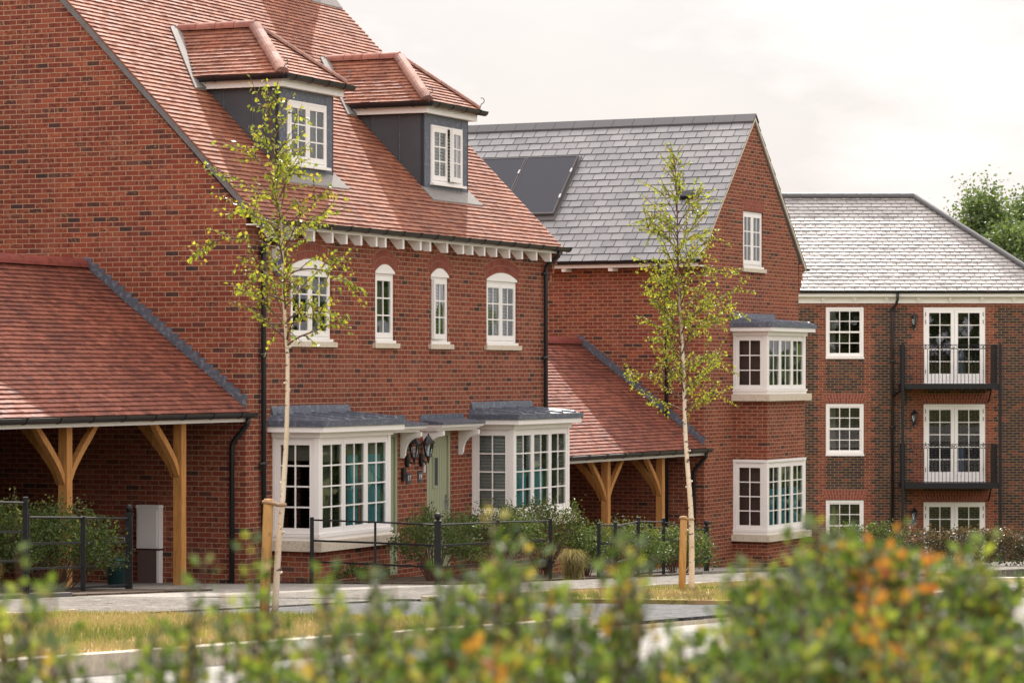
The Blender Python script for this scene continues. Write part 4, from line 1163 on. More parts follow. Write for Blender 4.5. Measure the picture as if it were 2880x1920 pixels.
def is_red(x0, x1, z, zc):
    k = int(math.floor(zc / 0.075)) % 4 < 2
    x = (x0 + x1) / 2
    if zc > CAMZ + 1.867: return True
    for lo, hi, lo2, hi2 in ((8.87, 9.09, 8.76, 9.09), (10.19, 10.41, 10.19, 10.52), (11.60, 11.92, 11.45, 11.92), (13.71, 13.95, 13.71, 14.06), (14.92, X31, 14.80, X31), (6.3, 6.6, 6.3, 6.73), (4.9, 5.2, 4.77, 5.2)):
        if (lo < x < hi) or (k and lo2 < x < hi2): return True
    for (a, b, z0, z1) in H3:
        if a < x < b and (z1 <= zc < z1 + 0.075): return True
        if a < x < a + 0.15 and False: return True
    return False
for z0, z1 in zip(zs, zs[1:]):
    zc = (z0 + z1) / 2
    run = None
    for x0, x1 in zip(cuts, cuts[1:]):
        x = (x0 + x1) / 2
        if any(a < x < b and c < zc < d for a, b, c, d in H3): continue
        w3.face([(x0, 0, z0), (x1, 0, z0), (x1, 0, z1), (x0, 0, z1)], 0.5, 1 if is_red(x0, x1, z0, zc) else 0)
for a, b, c, d in H3:
    for p, q_ in (((a, c), (b, c)), ((b, c), (b, d)), ((b, d), (a, d)), ((a, d), (a, c))):
        w3.face([(p[0], 0, p[1]), (q_[0], 0, q_[1]), (q_[0], 0.1, q_[1]), (p[0], 0.1, p[1])], 0.5, 1)
w3.face([(X31, 0, GB3), (X31, 6.9, GB3), (X31, 6.9, ZT3), (X31, 0, ZT3)], 0.5, 0); w3.face([(X30, 0, GB3), (X30, 6.9, GB3), (X30, 6.9, ZT3), (X30, 0, ZT3)], 0.5, 0)
w3.face([(X30, 6.9, GB3), (X31, 6.9, GB3), (X31, 6.9, ZT3), (X30, 6.9, ZT3)], 0.5, 0)
w3.build('wall', [M['brick_d'], M['brick_r']], h3)
q = MB(); q.box(X30, X31 + 0.03, -0.04, -0.002, CAMZ + 1.98, CAMZ + 2.215); q.box(X30, X31 + 0.06, -0.24, -0.041, CAMZ + 2.17, CAMZ + 2.19); q.box(X30, X31 + 0.26, -0.26, -0.241, CAMZ + 2.165, CAMZ + 2.255); q.build('fascia', M['white'], h3)
for k in range(13):
    x = 4.4 + 0.92 * k
    q = MB(); q.box(x - 0.05, x + 0.05, -0.14, -0.041, CAMZ + 2.08, CAMZ + 2.169); q.box(x - 0.035, x + 0.035, -0.10, -0.041, CAMZ + 2.03, CAMZ + 2.079); q.build('rafter_foot', M['white'], h3)
q = MB(); gutter(q, (X30, -0.32, CAMZ + 2.32), (X31 + 0.35, -0.32, CAMZ + 2.32), 0.06, 0.9); q.build('gutter', M['black'], h3)
r3 = MB()
ze3, zr3, half3 = CAMZ + 2.33, CAMZ + 5.25, 3.75
L3 = math.hypot(half3, zr3 - ze3); nr3 = int(round(L3 / 0.178)); g3 = L3 / nr3; c3 = half3 / L3; pit3 = (zr3 - ze3) / half3
XE = X31 + 0.30
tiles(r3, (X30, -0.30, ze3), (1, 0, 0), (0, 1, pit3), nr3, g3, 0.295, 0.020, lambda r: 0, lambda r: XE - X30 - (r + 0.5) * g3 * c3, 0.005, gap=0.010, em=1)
tiles(r3, (XE, -0.30, ze3), (0, 1, 0), (-1, 0, pit3), nr3, g3, 0.30, 0.009, lambda r: (r + 0.5) * g3 * c3, lambda r: 2 * half3 - (r + 0.5) * g3 * c3, 0.004)
tiles(r3, (XE, 7.2, ze3), (-1, 0, 0), (0, -1, pit3), nr3, g3, 2.0, 0.009, lambda r: (r + 0.5) * g3 * c3, lambda r: XE - X30, 0.004)
d3 = 0.012
r3.face([(X30, -0.3, ze3 - d3), (XE, -0.3, ze3 - d3), (XE - half3, half3 - 0.3, zr3 - d3), (X30, half3 - 0.3, zr3 - d3)], 0.1)
r3.face([(XE, -0.3, ze3 - d3), (XE, 7.2, ze3 - d3), (XE - half3, half3 - 0.3, zr3 - d3)], 0.1)
r3.face([(XE, 7.2, ze3 - d3), (X30, 7.2, ze3 - d3), (X30, half3 - 0.3, zr3 - d3), (XE - half3, half3 - 0.3, zr3 - d3)], 0.1)
r3.face([(X30, -0.3, ze3 - d3), (X30, half3 - 0.3, zr3 - d3), (X30, 7.2, ze3 - d3)], 0.1)
ro3 = r3.build('roof', [M['slate2'], M['slateshade']], h3)
q = MB(); halfround(q, (X30, half3 - 0.3, zr3), (XE - half3, half3 - 0.3, zr3), 0.11, seg=0.42); q.build('ridge', M['slateridge'], ro3)
q = MB(); halfround(q, (XE, -0.3, ze3 + 0.01), (XE - half3, half3 - 0.3, zr3 + 0.01), 0.115, seg=0.36, arch=0.8); q.build('hip', M['slateridge'], ro3)
def sash_window(a0, a1, z0, z1):
    fr, gl = MB(), MB()
    outer_frame(fr, FR, a0 + 0.003, a1 - 0.003, z0, z1 - 0.003, 0.07, -0.09, -0.015)
    zm = (z0 + z1) / 2
    for (p, q_, b) in ((z0 + 0.07, zm + 0.02, -0.06), (zm - 0.02, z1 - 0.075, -0.035)):
        casement(fr, gl, FR, a0 + 0.075, a1 - 0.075, p, q_, 2, 3, b, 0.042, 0.022, 0.045, 0.05)
    fr.box(a0 - 0.01, a1 + 0.01, -0.04, 0.04, z0 - 0.045, z0 - 0.001, M=FR)
    o = fr.build('sash_window', M['white'], h3); gl.build('glass', M['glass'], o)
    c = MB(); drape(c, FR, a0 + 0.05, a0 + 0.3, -0.2, z0, z1); c.build('curtain', M['curtain'], o)
def french(a0, a1, z0, z1, rows=5):
    fr, gl = MB(), MB()
    outer_frame(fr, FR, a0 + 0.003, a1 - 0.003, z0, z1 - 0.003, 0.06, -0.09, -0.015)
    mid = (a0 + a1) / 2
    for p, q_ in ((a0 + 0.063, mid - 0.004), (mid + 0.004, a1 - 0.063)):
        casement(fr, gl, FR, p, q_, z0 + 0.063, z1 - 0.066, rows, 2, -0.008, 0.10, 0.022, 0.10, 0.20)
    fr.box(a0 - 0.01, a1 + 0.01, -0.04, 0.03, z0 - 0.03, z0 - 0.001, M=FR)
    o = fr.build('french_door', M['white'], h3); gl.build('glass', M['glass'], o)
    c = MB(); drape(c, FR, mid + 0.02, mid + 0.3, -0.25, z0, z0 + (z1 - z0) * 0.45); c.build('curtain', M['bluecloth'], o)
    hn = MB()
    for x in (a0 + 0.062, a1 - 0.062):
        for f in (0.12, 0.45, 0.78, 0.88): hn.tube([FR(x, 0.0, z0 + (z1 - z0) * f), FR(x, 0.0, z0 + (z1 - z0) * f + 0.12)], 0.009, 6)
    hn.tube([FR(mid, 0.0, z0 + 1.0), FR(mid, 0.04, z0 + 1.0), FR(mid - 0.11, 0.04, z0 + 1.0)], 0.01, 6)
    hn.build('hinges', M['iron'], o)
for z0, z1 in sz:
    sash_window(9.09, 10.19, z0, z1); sash_window(5.2, 6.3, z0, z1)
for z0, z1 in fz: french(11.92, 13.71, z0, z1)
for z in (sz[1][1], sz[2][1]): flat_arch(h3, 9.09, 10.19, z + 0.01, z + 0.30, FR, 0.11); flat_arch(h3, 5.2, 6.3, z + 0.01, z + 0.30, FR, 0.11)
for z in (fz[1][1], fz[2][1]): flat_arch(h3, 11.92, 13.71, z + 0.01, z + 0.30, FR, 0.11)
for zp in (CAMZ - 0.34, CAMZ - 3.18):
    p = MB(); p.box(11.20, 13.90, 0.02, 1.25, zp - 0.06, zp, M=FR); p.box(11.22, 13.88, 1.19, 1.25, zp - 0.15, zp - 0.061, M=FR)
    p.box(11.20, 11.26, 0.02, 1.188, zp - 0.15, zp - 0.061, M=FR); p.box(13.84, 13.90, 0.02, 1.188, zp - 0.15, zp - 0.061, M=FR)
    for x in (11.3, 13.8): p.prism([(0.02, zp - 0.55), (0.06, zp - 0.55), (0.5, zp - 0.19), (0.5, zp - 0.152), (0.02, zp - 0.152), (0.02, zp - 0.2), (0.40, zp - 0.2), (0.02, zp - 0.5)], lambda a, b, z: (x + b, -a, z), -0.015, 0.015)
    bo = p.build('balcony', M['iron'], h3)
    rl = MB()
    zt_ = zp + 1.11
    rl.beam(FR(11.27, 1.215, zt_), FR(13.83, 1.215, zt_), 0.03, 0.018); rl.beam(FR(11.27, 1.215, zt_ - 0.115), FR(13.83, 1.215, zt_ - 0.115), 0.02, 0.014)
    k = 0
    x = 11.34
    while x < 13.82:
        rl.tube([FR(x, 1.215, zp), FR(x, 1.215, zt_ - 0.12)], 0.0085, 5)
        ring = [FR(x + 0.052 + 0.042 * math.cos(t * math.pi / 6), 1.215, zt_ - 0.061 + 0.042 * math.sin(t * math.pi / 6)) for t in range(13)]
        rl.tube(ring, 0.007, 5, cap=False)
        x += 0.106
    for xs in (11.23, 13.87):
        rl.beam(FR(xs, 0.03, zt_), FR(xs, 1.2, zt_), 0.03, 0.018)
        for i in range(11): rl.tube([FR(xs, 0.08 + 0.106 * i, zp), FR(xs, 0.08 + 0.106 * i, zt_)], 0.0085, 5)
    rl.build('railing', M['iron'], bo)
for x in (11.16, 13.94):
    q = MB(); q.box(x - 0.036, x + 0.036, 1.19, 1.262, GB3, CAMZ + 0.80, M=FR); q.build('balcony_post', M['iron'], h3)
q = MB(); downpipe(q, [(11.13, -0.32, CAMZ + 2.27), (11.13, -0.30, CAMZ + 2.10), (11.10, -0.20, CAMZ + 1.95), (11.01, -0.07, CAMZ + 1.82), (11.01, -0.07, CAMZ + 1.72), (11.01, -0.07, GB3)], 0.042, [(CAMZ + 0.3, (11.01, -0.06)), (CAMZ - 1.6, (11.01, -0.06))])
q.tube([(11.01, -0.07, CAMZ - 0.72), (11.20, -0.3, CAMZ - 0.55), (11.24, -0.9, CAMZ - 0.42)], 0.036, 8); q.build('downpipe', M['black'], h3, True)
for i, (z, lab) in enumerate(((CAMZ + 1.30, 'black lantern beside the top floor balcony doors'), (CAMZ - 1.50, 'black lantern beside the middle balcony doors'), (CAMZ - 4.33, 'black lantern beside the ground floor french doors'))):
    lantern((11.64, Y3), z, 0, lab, 'lanterns on the apartment block', 1.0)

# ------------------------------------------------------------------ ground, road, paths, kerbs
def sheet(name, poly, mat, dz, kind='structure', cell=2.0):
    """flat-lying sheet that follows the slope: polygon in world x, y"""
    mb = MB()
    area = sum(a[0] * b[1] - b[0] * a[1] for a, b in zip(poly, poly[1:] + poly[:1]))
    if area < 0: poly = poly[::-1]
    for t in tessellate_polygon([[Vector((x, y, 0)) for x, y in poly]]):
        p = [(poly[i][0], poly[i][1], gz(poly[i][1]) + dz) for i in t]
        c = (p[1][0] - p[0][0]) * (p[2][1] - p[0][1]) - (p[2][0] - p[0][0]) * (p[1][1] - p[0][1])
        mb.face(p if c > 0 else p[::-1], 0.5)
    for a, b in zip(poly, poly[1:] + poly[:1]):
        mb.face([(a[0], a[1], gz(a[1]) - 0.2), (b[0], b[1], gz(b[1]) - 0.2), (b[0], b[1], gz(b[1]) + dz), (a[0], a[1], gz(a[1]) + dz)], 0.5)
    return tag(mb.build(name, mat), kind=kind)
gr = MB()
ys = [-40, 96, 140, 400, 1200]
for y0, y1 in zip(ys, ys[1:]): gr.face([(-600, y0, gz(y0) - 0.12), (600, y0, gz(y0) - 0.12), (600, y1, gz(y1) - 0.12), (-600, y1, gz(y1) - 0.12)], 0.5)
tag(gr.build('ground', M['earth']), kind='structure')
w_ = lambda t, n: W(F1, t, n)
NK = 11.45
sheet('road', [w_(-44, NK), w_(45, NK), w_(45, 17.4), w_(-44, 17.4)], M['asphalt'], -0.07)
sheet('road', [(7.0, 46.0), (40, 44.5), (40, 51), (8.0, 52)], M['tarmac'], -0.045)
sheet('footpath', [w_(-44, 2.0), w_(-14.6, 2.0), w_(-14.6, 6.25), w_(-44, 6.25)], M['path'], 0.03)
sheet('driveway', [w_(-14.6, -6), w_(-7.9, -6), w_(-7.9, NK - 0.02), w_(-14.6, NK - 0.02)], M['tarmac'], 0.0)
sheet('footpath', [w_(-7.9, 3.6), w_(30, 3.2), w_(30, 6.8), w_(-7.9, 6.6)], M['path'], 0.025)
sheet('driveway', [w_(-14.6, 2.2), w_(-7.9, 2.2), w_(-7.9, 6.3), w_(-14.6, 6.3)], M['path'], 0.018)
sheet('patio_slab', [w_(-7.85, -6.5), w_(0.35, -6.5), w_(0.35, 3.5), w_(-7.85, 3.5)], M['concrete'], 0.012)
sheet('patio_slab', [W(F2, -7.2, -6.0), W(F2, 0, -6.0), W(F2, 0, 2.2), W(F2, -7.2, 2.2)], M['concrete'], 0.02)
sheet('flower_bed', [w_(0.5, 0), w_(10.9, 0), w_(10.9, 3.0), w_(0.5, 3.0)], M['soil'], 0.03)
sheet('flower_bed', [w_(-14, 0.2), w_(-5.2, 0.2), w_(-4.5, 2.0), w_(-14, 2.0)], M['soil'], 0.036)
sheet('verge', [w_(-44, 6.25), w_(-14.6, 6.25), w_(-14.6, NK - 0.14), w_(-44, NK - 0.14)], M['turf'], 0.05)
sheet('verge', [w_(-7.9, 6.7), w_(4, 6.9), w_(8, 7.6), w_(8.5, NK - 0.6), w_(-7.9, NK - 0.25)], M['turf'], 0.045)
sheet('forecourt', [(6.2, 33), (30, 33), (30, 45.8), (7.0, 45.8)], M['concrete'], 0.01)
def kerb_line(t0, t1, n, top, bottom, wd=0.14, L_=0.914, tilt=0.0):
    mb = MB(); t = t0
    while t < t1 - 0.05:
        q = min(t + L_, t1) - 0.006
        P = [(*w_(t, n), ), (*w_(q, n), ), (*w_(q, n - wd), ), (*w_(t, n - wd), )]
        pt = [(x, y, gz(y) + bottom) for x, y in P] + [(x, y, gz(y) + top + random.uniform(-0.003, 0.003)) for x, y in P]
        mb.hexa(pt); t += L_
    return mb
mb = kerb_line(-44, -14.6, NK, 0.062, -0.3); tag(mb.build('kerb', M['kerb']), kind='structure')
mb = kerb_line(-14.6, -7.9, NK, -0.03, -0.3); tag(mb.build('kerb', M['kerb']), kind='structure')
mb = kerb_line(-7.9, 45, NK - 0.2, 0.05, -0.3); tag(mb.build('kerb', M['kerb']), kind='structure')
mb = kerb_line(-44, -14.6, 6.3, 0.075, -0.2, 0.05); tag(mb.build('kerb', M['kerb']), kind='structure')
mb = kerb_line(-44, -7.9, 2.02, 0.06, -0.2, 0.05); tag(mb.build('kerb', M['greydark']), kind='structure')
mb = kerb_line(-7.9, 9, 6.65, 0.06, -0.2, 0.05); tag(mb.build('kerb', M['kerb']), kind='structure')
mb = MB(); mb.box(6.8, 30, 45.75, 45.95, gz(45.9) - 0.3, gz(45.9) + 0.07); tag(mb.build('kerb', M['kerb']), kind='structure')
# grass
gs = MB()
def tuft(x, y, dz, h, n=3, warm=0.5):
    for i in range(n):
        a = random.uniform(0, 6.28); l = random.uniform(0.4, 1) * h; b = random.uniform(0, 0.6) * l
        px, py = x + random.uniform(-.03, .03), y + random.uniform(-.03, .03)
        wx, wy = math.cos(a + 1.57) * 0.004, math.sin(a + 1.57) * 0.004
        z = gz(py) + dz
        gs.face([(px - wx, py - wy, z), (px + wx, py + wy, z), (px + math.cos(a) * b, py + math.sin(a) * b, z + l)], min(1, max(0, random.gauss(warm, 0.25))))
for k in range(26000):
    t, n = random.uniform(-27, -14.8), random.uniform(6.4, NK - 0.2)
    wm = 0.55 + 0.38 * math.sin(t * 1.1 + n * 2.1) * math.sin(t * 0.37 - n) + (0.25 if n > 10.4 else 0)
    x, y = w_(t, n)
    if math.hypot(x + 2.2, y - 28) < 0.6: wm -= 0.45
    tuft(x, y, 0.05, 0.055 if wm > 0.45 else 0.075, 2, wm)
for k in range(9000):
    t, n = random.uniform(-7.8, 4), random.uniform(6.9, NK - 0.7)
    x, y = w_(t, n)
    wm = 0.6 + 0.25 * math.sin(t * 1.3 + n)
    if math.hypot(x - 2.28, y - 38) < 0.6: wm -= 0.45
    tuft(x, y, 0.045, 0.06, 2, wm)
tag(gs.build('grass', M['grass']), 'short half dried grass on the road verges', 'grass', kind='stuff')
mc_ = MB()
x, y = w_(-9.6, 3.4); mc_.hexa([(*w_(-10.6, 3.1), gz(33.5) + 0.022), (*w_(-9.2, 3.1), gz(35) + 0.022), (*w_(-9.2, 3.7), gz(35) + 0.022), (*w_(-10.6, 3.7), gz(33.5) + 0.022)] + [(*w_(-10.6, 3.1), gz(33.5) + 0.045), (*w_(-9.2, 3.1), gz(35) + 0.045), (*w_(-9.2, 3.7), gz(35) + 0.045), (*w_(-10.6, 3.7), gz(33.5) + 0.045)])
tag(mc_.build('drain_cover', M['concrete']), 'flat concrete drain cover in the path before the left railing', 'drain cover')

# ------------------------------------------------------------------ estate railings
def railing(label, pts, rails, ball=(), thick=(), h=None, group='black estate railings'):
    """pts: (x, y, base z, height) posts in order; rails: heights as fraction of the post height"""
    e = empty('iron_fence', (pts[0][0], pts[0][1], pts[0][2]), 0); tag(e, label, 'fence', group)
    ox, oy, oz = pts[0][:3]
    L_ = lambda p, z: (p[0] - ox, p[1] - oy, p[2] - oz + z)
    for i, p in enumerate(pts):
        q = MB(); w = 0.045 if i in ball else (0.028 if i in thick else 0.017)
        if i in ball:
            c = L_(p, -0.5)
            q.box(c[0] - w, c[0] + w, c[1] - w, c[1] + w, c[2], c[2] + 0.5 + p[3])
            q.box(c[0] - w - 0.012, c[0] + w + 0.012, c[1] - w - 0.012, c[1] + w + 0.012, c[2] + 0.5 + p[3], c[2] + 0.52 + p[3])
            q.lathe([(0.0, 0.02), (0.02, 0.02), (0.02, 0.035), (0.038, 0.05), (0.05, 0.085), (0.038, 0.12), (0.015, 0.134), (0, 0.136)], L_(p, p[3]), 12)
        else:
            c = L_(p, -0.4)
            q.box(c[0] - w, c[0] + w, c[1] - w, c[1] + w, c[2], c[2] + 0.4 + p[3])
        q.build('post', M['iron'], e)
    for a, b in zip(pts, pts[1:]):
        for f in rails:
            q = MB()
            if f == rails[0]: q.tube([L_(a, f), L_(b, f)], 0.013, 8)
            else: q.beam(L_(a, f), L_(b, f), 0.008, 0.028)
            q.build('rail', M['iron'], e)
    return e
def gp(x, y, h, dz=0.02): return (x, y, gz(y) + dz, h)
railing('black iron railing with ball topped end post beside the left carport', [gp(-5.05, 39.6, 0.98), gp(-5.34, 37.4, 0.95), gp(-5.75, 35.6, 0.98)], (0.93, 0.62, 0.32, 0.06), ball=(0,), thick=(1, 2))
railing('black iron railing at the left picture edge, set higher than its neighbour', [gp(-5.75, 35.5, 1.17), gp(-6.15, 33.6, 1.17)], (1.10, 0.76, 0.42, 0.13), thick=(0, 1))
railing('black iron railing round the bed before the left bay window', [(*W(F1, 0.5, 0.82), 0.0, 0.98), (*W(F1, 0.5, 1.85), -0.01, 0.95), (*W(F1, 0.5, 2.85), -0.03, 0.98), (*W(F1, 2.6, 2.85), -0.09, 0.98), (*W(F1, 4.6, 2.85), -0.16, 0.98)], (0.94, 0.64, 0.33), ball=(2,), thick=(0, 3, 4))
railing('black iron railing before the right bay window', [(*W(F1, 6.6, 2.85), -0.32, 0.98), (*W(F1, 8.9, 2.85), -0.42, 0.98)], (0.94, 0.64, 0.33), thick=(0, 1))
def fp(px, y, base, h): return ((px - 1440) / 8450 * y, y, base, h)
railing('black iron railing with ball topped end post at the slate house corner', [fp(1731, 46.5, -0.22, 1.0), fp(1795, 49.0, -0.27, 1.0), fp(1866, 51.4, -0.40, 1.0), fp(1987, 55.6, -0.76, 0.98)], (0.93, 0.64, 0.36, 0.08), ball=(3,), thick=(0, 1, 2))
railing('thin black railing behind the shrubs of the far carport', [fp(1690, 53.0, -0.5, 0.95), fp(1987, 56.0, -0.76, 0.95)], (0.90, 0.60, 0.3), thick=(0, 1))
# bucket behind the railing
bk = empty('bucket', (-5.38, 40.9, gz(40.6) - 0.02)); tag(bk, 'dark teal plastic caddy with handle up behind the left railing', 'bucket')
q = MB(); q.lathe([(0.0, 0.0), (0.12, 0.0), (0.15, 0.38), (0.165, 0.38), (0.165, 0.41), (0.14, 0.41), (0.11, 0.05), (0.0, 0.05)], (0, 0, 0), 20); q.build('body', M['teal'], bk, True)
q = MB(); q.tube([(-0.155, 0, 0.40), (-0.22, 0, 0.66), (-0.20, 0, 0.69), (0.1, 0, 0.69), (0.155, 0, 0.40)], 0.012, 8); q.build('handle', M['greydark'], bk, True)

# ------------------------------------------------------------------ plants
def leaf(mb, p, d, size, wid=0.62, r=None, fold=0.18, roll=None):
    d = Vector(d).normalized(); up = Vector((random.gauss(0, 1), random.gauss(0, 1), random.gauss(0, 1)))
    x = d.cross(up)
    if x.length < 1e-3: x = d.cross(Vector((1, 0, 0)))
    x.normalize(); n = x.cross(d); p = Vector(p)
    l = size * random.uniform(0.7, 1.25); w = l * wid * 0.5
    mb.face([p, p + d * l * 0.42 + x * w + n * fold * l * 0.5, p + d * l, p + d * l * 0.42 - x * w + n * fold * l * 0.5], r)
def rv(s=1.0): return Vector((random.gauss(0, s), random.gauss(0, s), random.gauss(0, s)))

def birch(label, pts, radii, zc0, spread, nbranch, leafsize, seed, droop=0.25, leafstep=0.045, twigs=1.0, asc=(0.7, 1.35)):
    random.seed(seed)
    base = Vector(pts[0])
    e = empty('birch_tree', pts[0]); tag(e, label, 'tree', 'young staked birch trees')
    P = [Vector(p) - base for p in pts]
    def at(z):
        for a, b in zip(P, P[1:]):
            if z <= b.z: f = (z - a.z) / (b.z - a.z); return a.lerp(b, f)
        return P[-1]
    tk = MB()
    zs_ = [i * P[-1].z / 40 for i in range(41)]
    def rad(z):
        f = z / P[-1].z
        return radii[0] * (1 - f) + radii[1]
    ph = random.uniform(0, 6)
    path = []
    for z in zs_:
        c = at(z); path.append(c + Vector((0.010 * math.sin(z * 3 + ph), 0.01 * math.cos(z * 2.3), 0)))
    tk.tube(path, [rad(z) for z in zs_], 12)
    for k in range(9):
        z = random.uniform(0.3, zc0 * 1.2); c = at(z); a = random.uniform(0, 6.28)
        dv = Vector((math.cos(a), math.sin(a), 0.5)); tk.tube([c + dv * rad(z) * 0.7, c + dv * (rad(z) + 0.018)], [0.013, 0.008], 6)
    tk.build('trunk', M['birch'], e, True)
    br, lf = MB(), MB()
    H = P[-1].z
    def twig(p, d, L_, r0, lv=0):
        n = max(3, int(L_ / 0.07)); pts_ = [Vector(p)]; d = Vector(d).normalized()
        for i in range(n):
            d = (d + rv(0.10) + Vector((0, 0, -droop * 0.12 * (1 + i * 0.3)))).normalized()
            pts_.append(pts_[-1] + d * L_ / n)
        br.tube(pts_, [max(0.0018, r0 * (1 - i / n) + 0.0015) for i in range(n + 1)], 5, cap=False)
        return pts_
    def leaves(pts_, f0):
        L_ = sum((b - a).length for a, b in zip(pts_, pts_[1:])); n = int(L_ / leafstep)
        for i in range(n):
            f = f0 + (1 - f0) * (i + random.random()) / max(1, n)
            k = min(len(pts_) - 2, int(f * (len(pts_) - 1))); g = f * (len(pts_) - 1) - k
            p = pts_[k].lerp(pts_[k + 1], min(1, g))
            dd = (pts_[k + 1] - pts_[k]).normalized() * 0.4 + rv(0.6) + Vector((0, 0, -0.75))
            leaf(lf, p + rv(0.012), dd, leafsize, 0.72)
    for i in range(nbranch):
        f = (i + random.random()) / nbranch
        z = zc0 + (H - zc0) * f ** 1.05
        c = at(z); a = i * 2.4 + random.uniform(-0.5, 0.5)
        L_ = spread * (0.22 + 0.98 * math.sin(math.pi * min(1, 0.30 + 0.70 * f)) ** 1.1) * random.uniform(0.55, 1.15)
        el = random.uniform(*asc) * (0.8 + 0.35 * f)
        d = Vector((math.cos(a) * math.cos(el), math.sin(a) * math.cos(el), math.sin(el)))
        main = twig(c, d, L_, 0.010 * (1 - 0.6 * f))
        leaves(main, 0.35)
        for k in range(int(L_ / 0.13 * twigs)):
            q_ = random.uniform(0.22, 0.98); j = min(len(main) - 2, int(q_ * (len(main) - 1)))
            p = main[j].lerp(main[j + 1], random.random())
            d2 = (main[j + 1] - main[j]).normalized() * 0.7 + rv(0.55) + Vector((0, 0, 0.15))
            leaves(twig(p, d2, random.uniform(0.14, 0.38) * (0.6 + spread * 0.5), 0.0045), 0.1)
    top = twig(at(H * 0.97), (0.05, 0, 1), 0.25, 0.004); leaves(top, 0.2)
    br.build('branches', M['twig'], e)
    lf.build('crown', M['birchleaf'], e)
    return e
birch('slim pale birch with sparse crown in front of the dormer house', [(-2.216, 28.05, gz(28) + 0.04), (-2.14, 28.05, 1.86), (-2.09, 28.05, 3.23), (-2.16, 28.05, 4.44), (-2.27, 28.05, 5.64)], (0.029, 0.003), 2.45, 0.72, 44, 0.043, 12, leafstep=0.027, twigs=1.15, asc=(0.55, 1.15))
birch('fuller birch in front of the slate house corner', [(2.28, 38.0, gz(38) + 0.03), (2.25, 38.0, 1.5), (2.17, 38.0, 2.9), (2.11, 38.0, 4.3), (2.06, 38.0, 5.78)], (0.037, 0.003), 2.2, 0.74, 70, 0.037, 23, leafstep=0.019, twigs=1.4, asc=(0.6, 1.2))
# stakes with ties
def stake(label, b, t, trunk, r=0.05):
    e = empty('tree_stake', b); tag(e, label, 'stake', 'timber tree stakes')
    v = Vector(t) - Vector(b)
    q = MB(); q.tube([(0, 0, -0.2), v * 0.98, v], [r, r, r * 0.86], 12); q.build('post', M['stake'], e, True)
    tv = Vector(trunk) - Vector(b)
    q = MB()
    c = v * 0.955
    q.tube([c + Vector((-r * 1.06, -0.01, 0.02)), c + Vector((0, -r * 1.15, 0.02)), c + Vector((r, -r * 0.7, 0.01)), tv + Vector((-0.03, -0.03, 0.0)), tv + Vector((0.01, -0.045, 0.0)), tv + Vector((0.045, -0.01, 0))], 0.017, 8)
    q.build('tie', M['tie'], e, True)
M['tie'] = simple('rubber_tie', (0.33, 0.20, 0.11), 0.7)
stake('leaning timber stake tied to the sparse left birch', (-2.31, 27.9, gz(27.9)), (-2.26, 27.9, 1.92), (-2.155, 28.0, 1.86), 0.048)
stake('upright timber stake tied to the fuller right birch', (2.115, 37.5, gz(37.5)), (2.145, 37.5, 1.30), (2.25, 37.95, 1.24), 0.046)

def shrub(name, label, c, size, n, mat, leafsz, seed, cat='shrub', group=None, sprigs=10, box=False, stems=14):
    """rounded or clipped shrub: stems from the base, leaf clumps through its volume"""
    random.seed(seed)
    e = empty(name, c); tag(e, label, cat, group)
    sxx, syy, h = size
    st, lf = MB(), MB()
    cl = []
    for i in range(stems):
        a = random.uniform(0, 6.28); rr = math.sqrt(random.random())
        tip = Vector((math.cos(a) * rr * sxx * 0.85, math.sin(a) * rr * syy * 0.85, h * (0.95 if box else math.sqrt(max(0.05, 1 - rr * rr * 0.85))) * random.uniform(0.75, 1.0)))
        st.tube([(tip.x * 0.15, tip.y * 0.15, -0.05), tip * 0.5 + rv(0.03), tip], [0.012, 0.008, 0.003], 5)
    ncl = max(30, n // 28)
    for i in range(ncl):
        if box:
            p = Vector((random.uniform(-1, 1) * sxx, random.uniform(-1, 1) * syy, h * random.uniform(0.05, 1.0) ** 0.7 * random.uniform(0.92, 1.06)))
        else:
            d = rv(); d.normalize(); d.z = abs(d.z) * 1.2 - 0.15
            k = random.uniform(0.35, 1.0) ** 0.5 * random.uniform(0.86, 1.08)
            p = Vector((d.x * sxx * k, d.y * syy * k, max(0.03, h * 0.42 + d.z * h * 0.58 * k)))
        cl.append((p, random.uniform(-0.18, 0.18)))
    for p, tone in cl:
        for j in range(n // ncl):
            q_ = p + rv(1) * min(sxx, h) * 0.085
            if q_.z < 0.01: q_.z = 0.02
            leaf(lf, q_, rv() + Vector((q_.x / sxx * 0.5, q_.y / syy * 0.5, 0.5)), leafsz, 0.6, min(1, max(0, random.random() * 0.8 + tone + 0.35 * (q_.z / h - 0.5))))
    for i in range(sprigs):
        a = random.uniform(0, 6.28); rr = math.sqrt(random.random()) * 0.85
        b = Vector((math.cos(a) * rr * sxx, math.sin(a) * rr * syy, h * (0.9 if box else 0.42 + 0.5 * math.sqrt(1 - rr * rr))))
        t_ = b + Vector((random.gauss(0, 0.06), random.gauss(0, 0.06), random.uniform(0.1, 0.32) * min(1, h)))
        st.tube([(b.x * 0.12, b.y * 0.12, 0.02), b * 0.6, b, t_], [0.008, 0.006, 0.004, 0.002], 4)
        for j in range(12):
            leaf(lf, b.lerp(t_, random.random()), rv() + Vector((0, 0, 0.4)), leafsz, 0.6, random.uniform(0.5, 1))
    st.build('stems', M['twig'], e)
    lf.build('foliage', mat, e)
    return e
L2 = lambda px, y, dz=0.0: ((px - 1440) / 8450 * y, y, gz(y) + dz)
shrub('garden_shrub', 'dense glossy shrub behind the left railing', L2(150, 38.3), (0.88, 1.0, 1.06), 9000, M['shrubleaf'], 0.042, 31, group='shrubs in the front gardens')
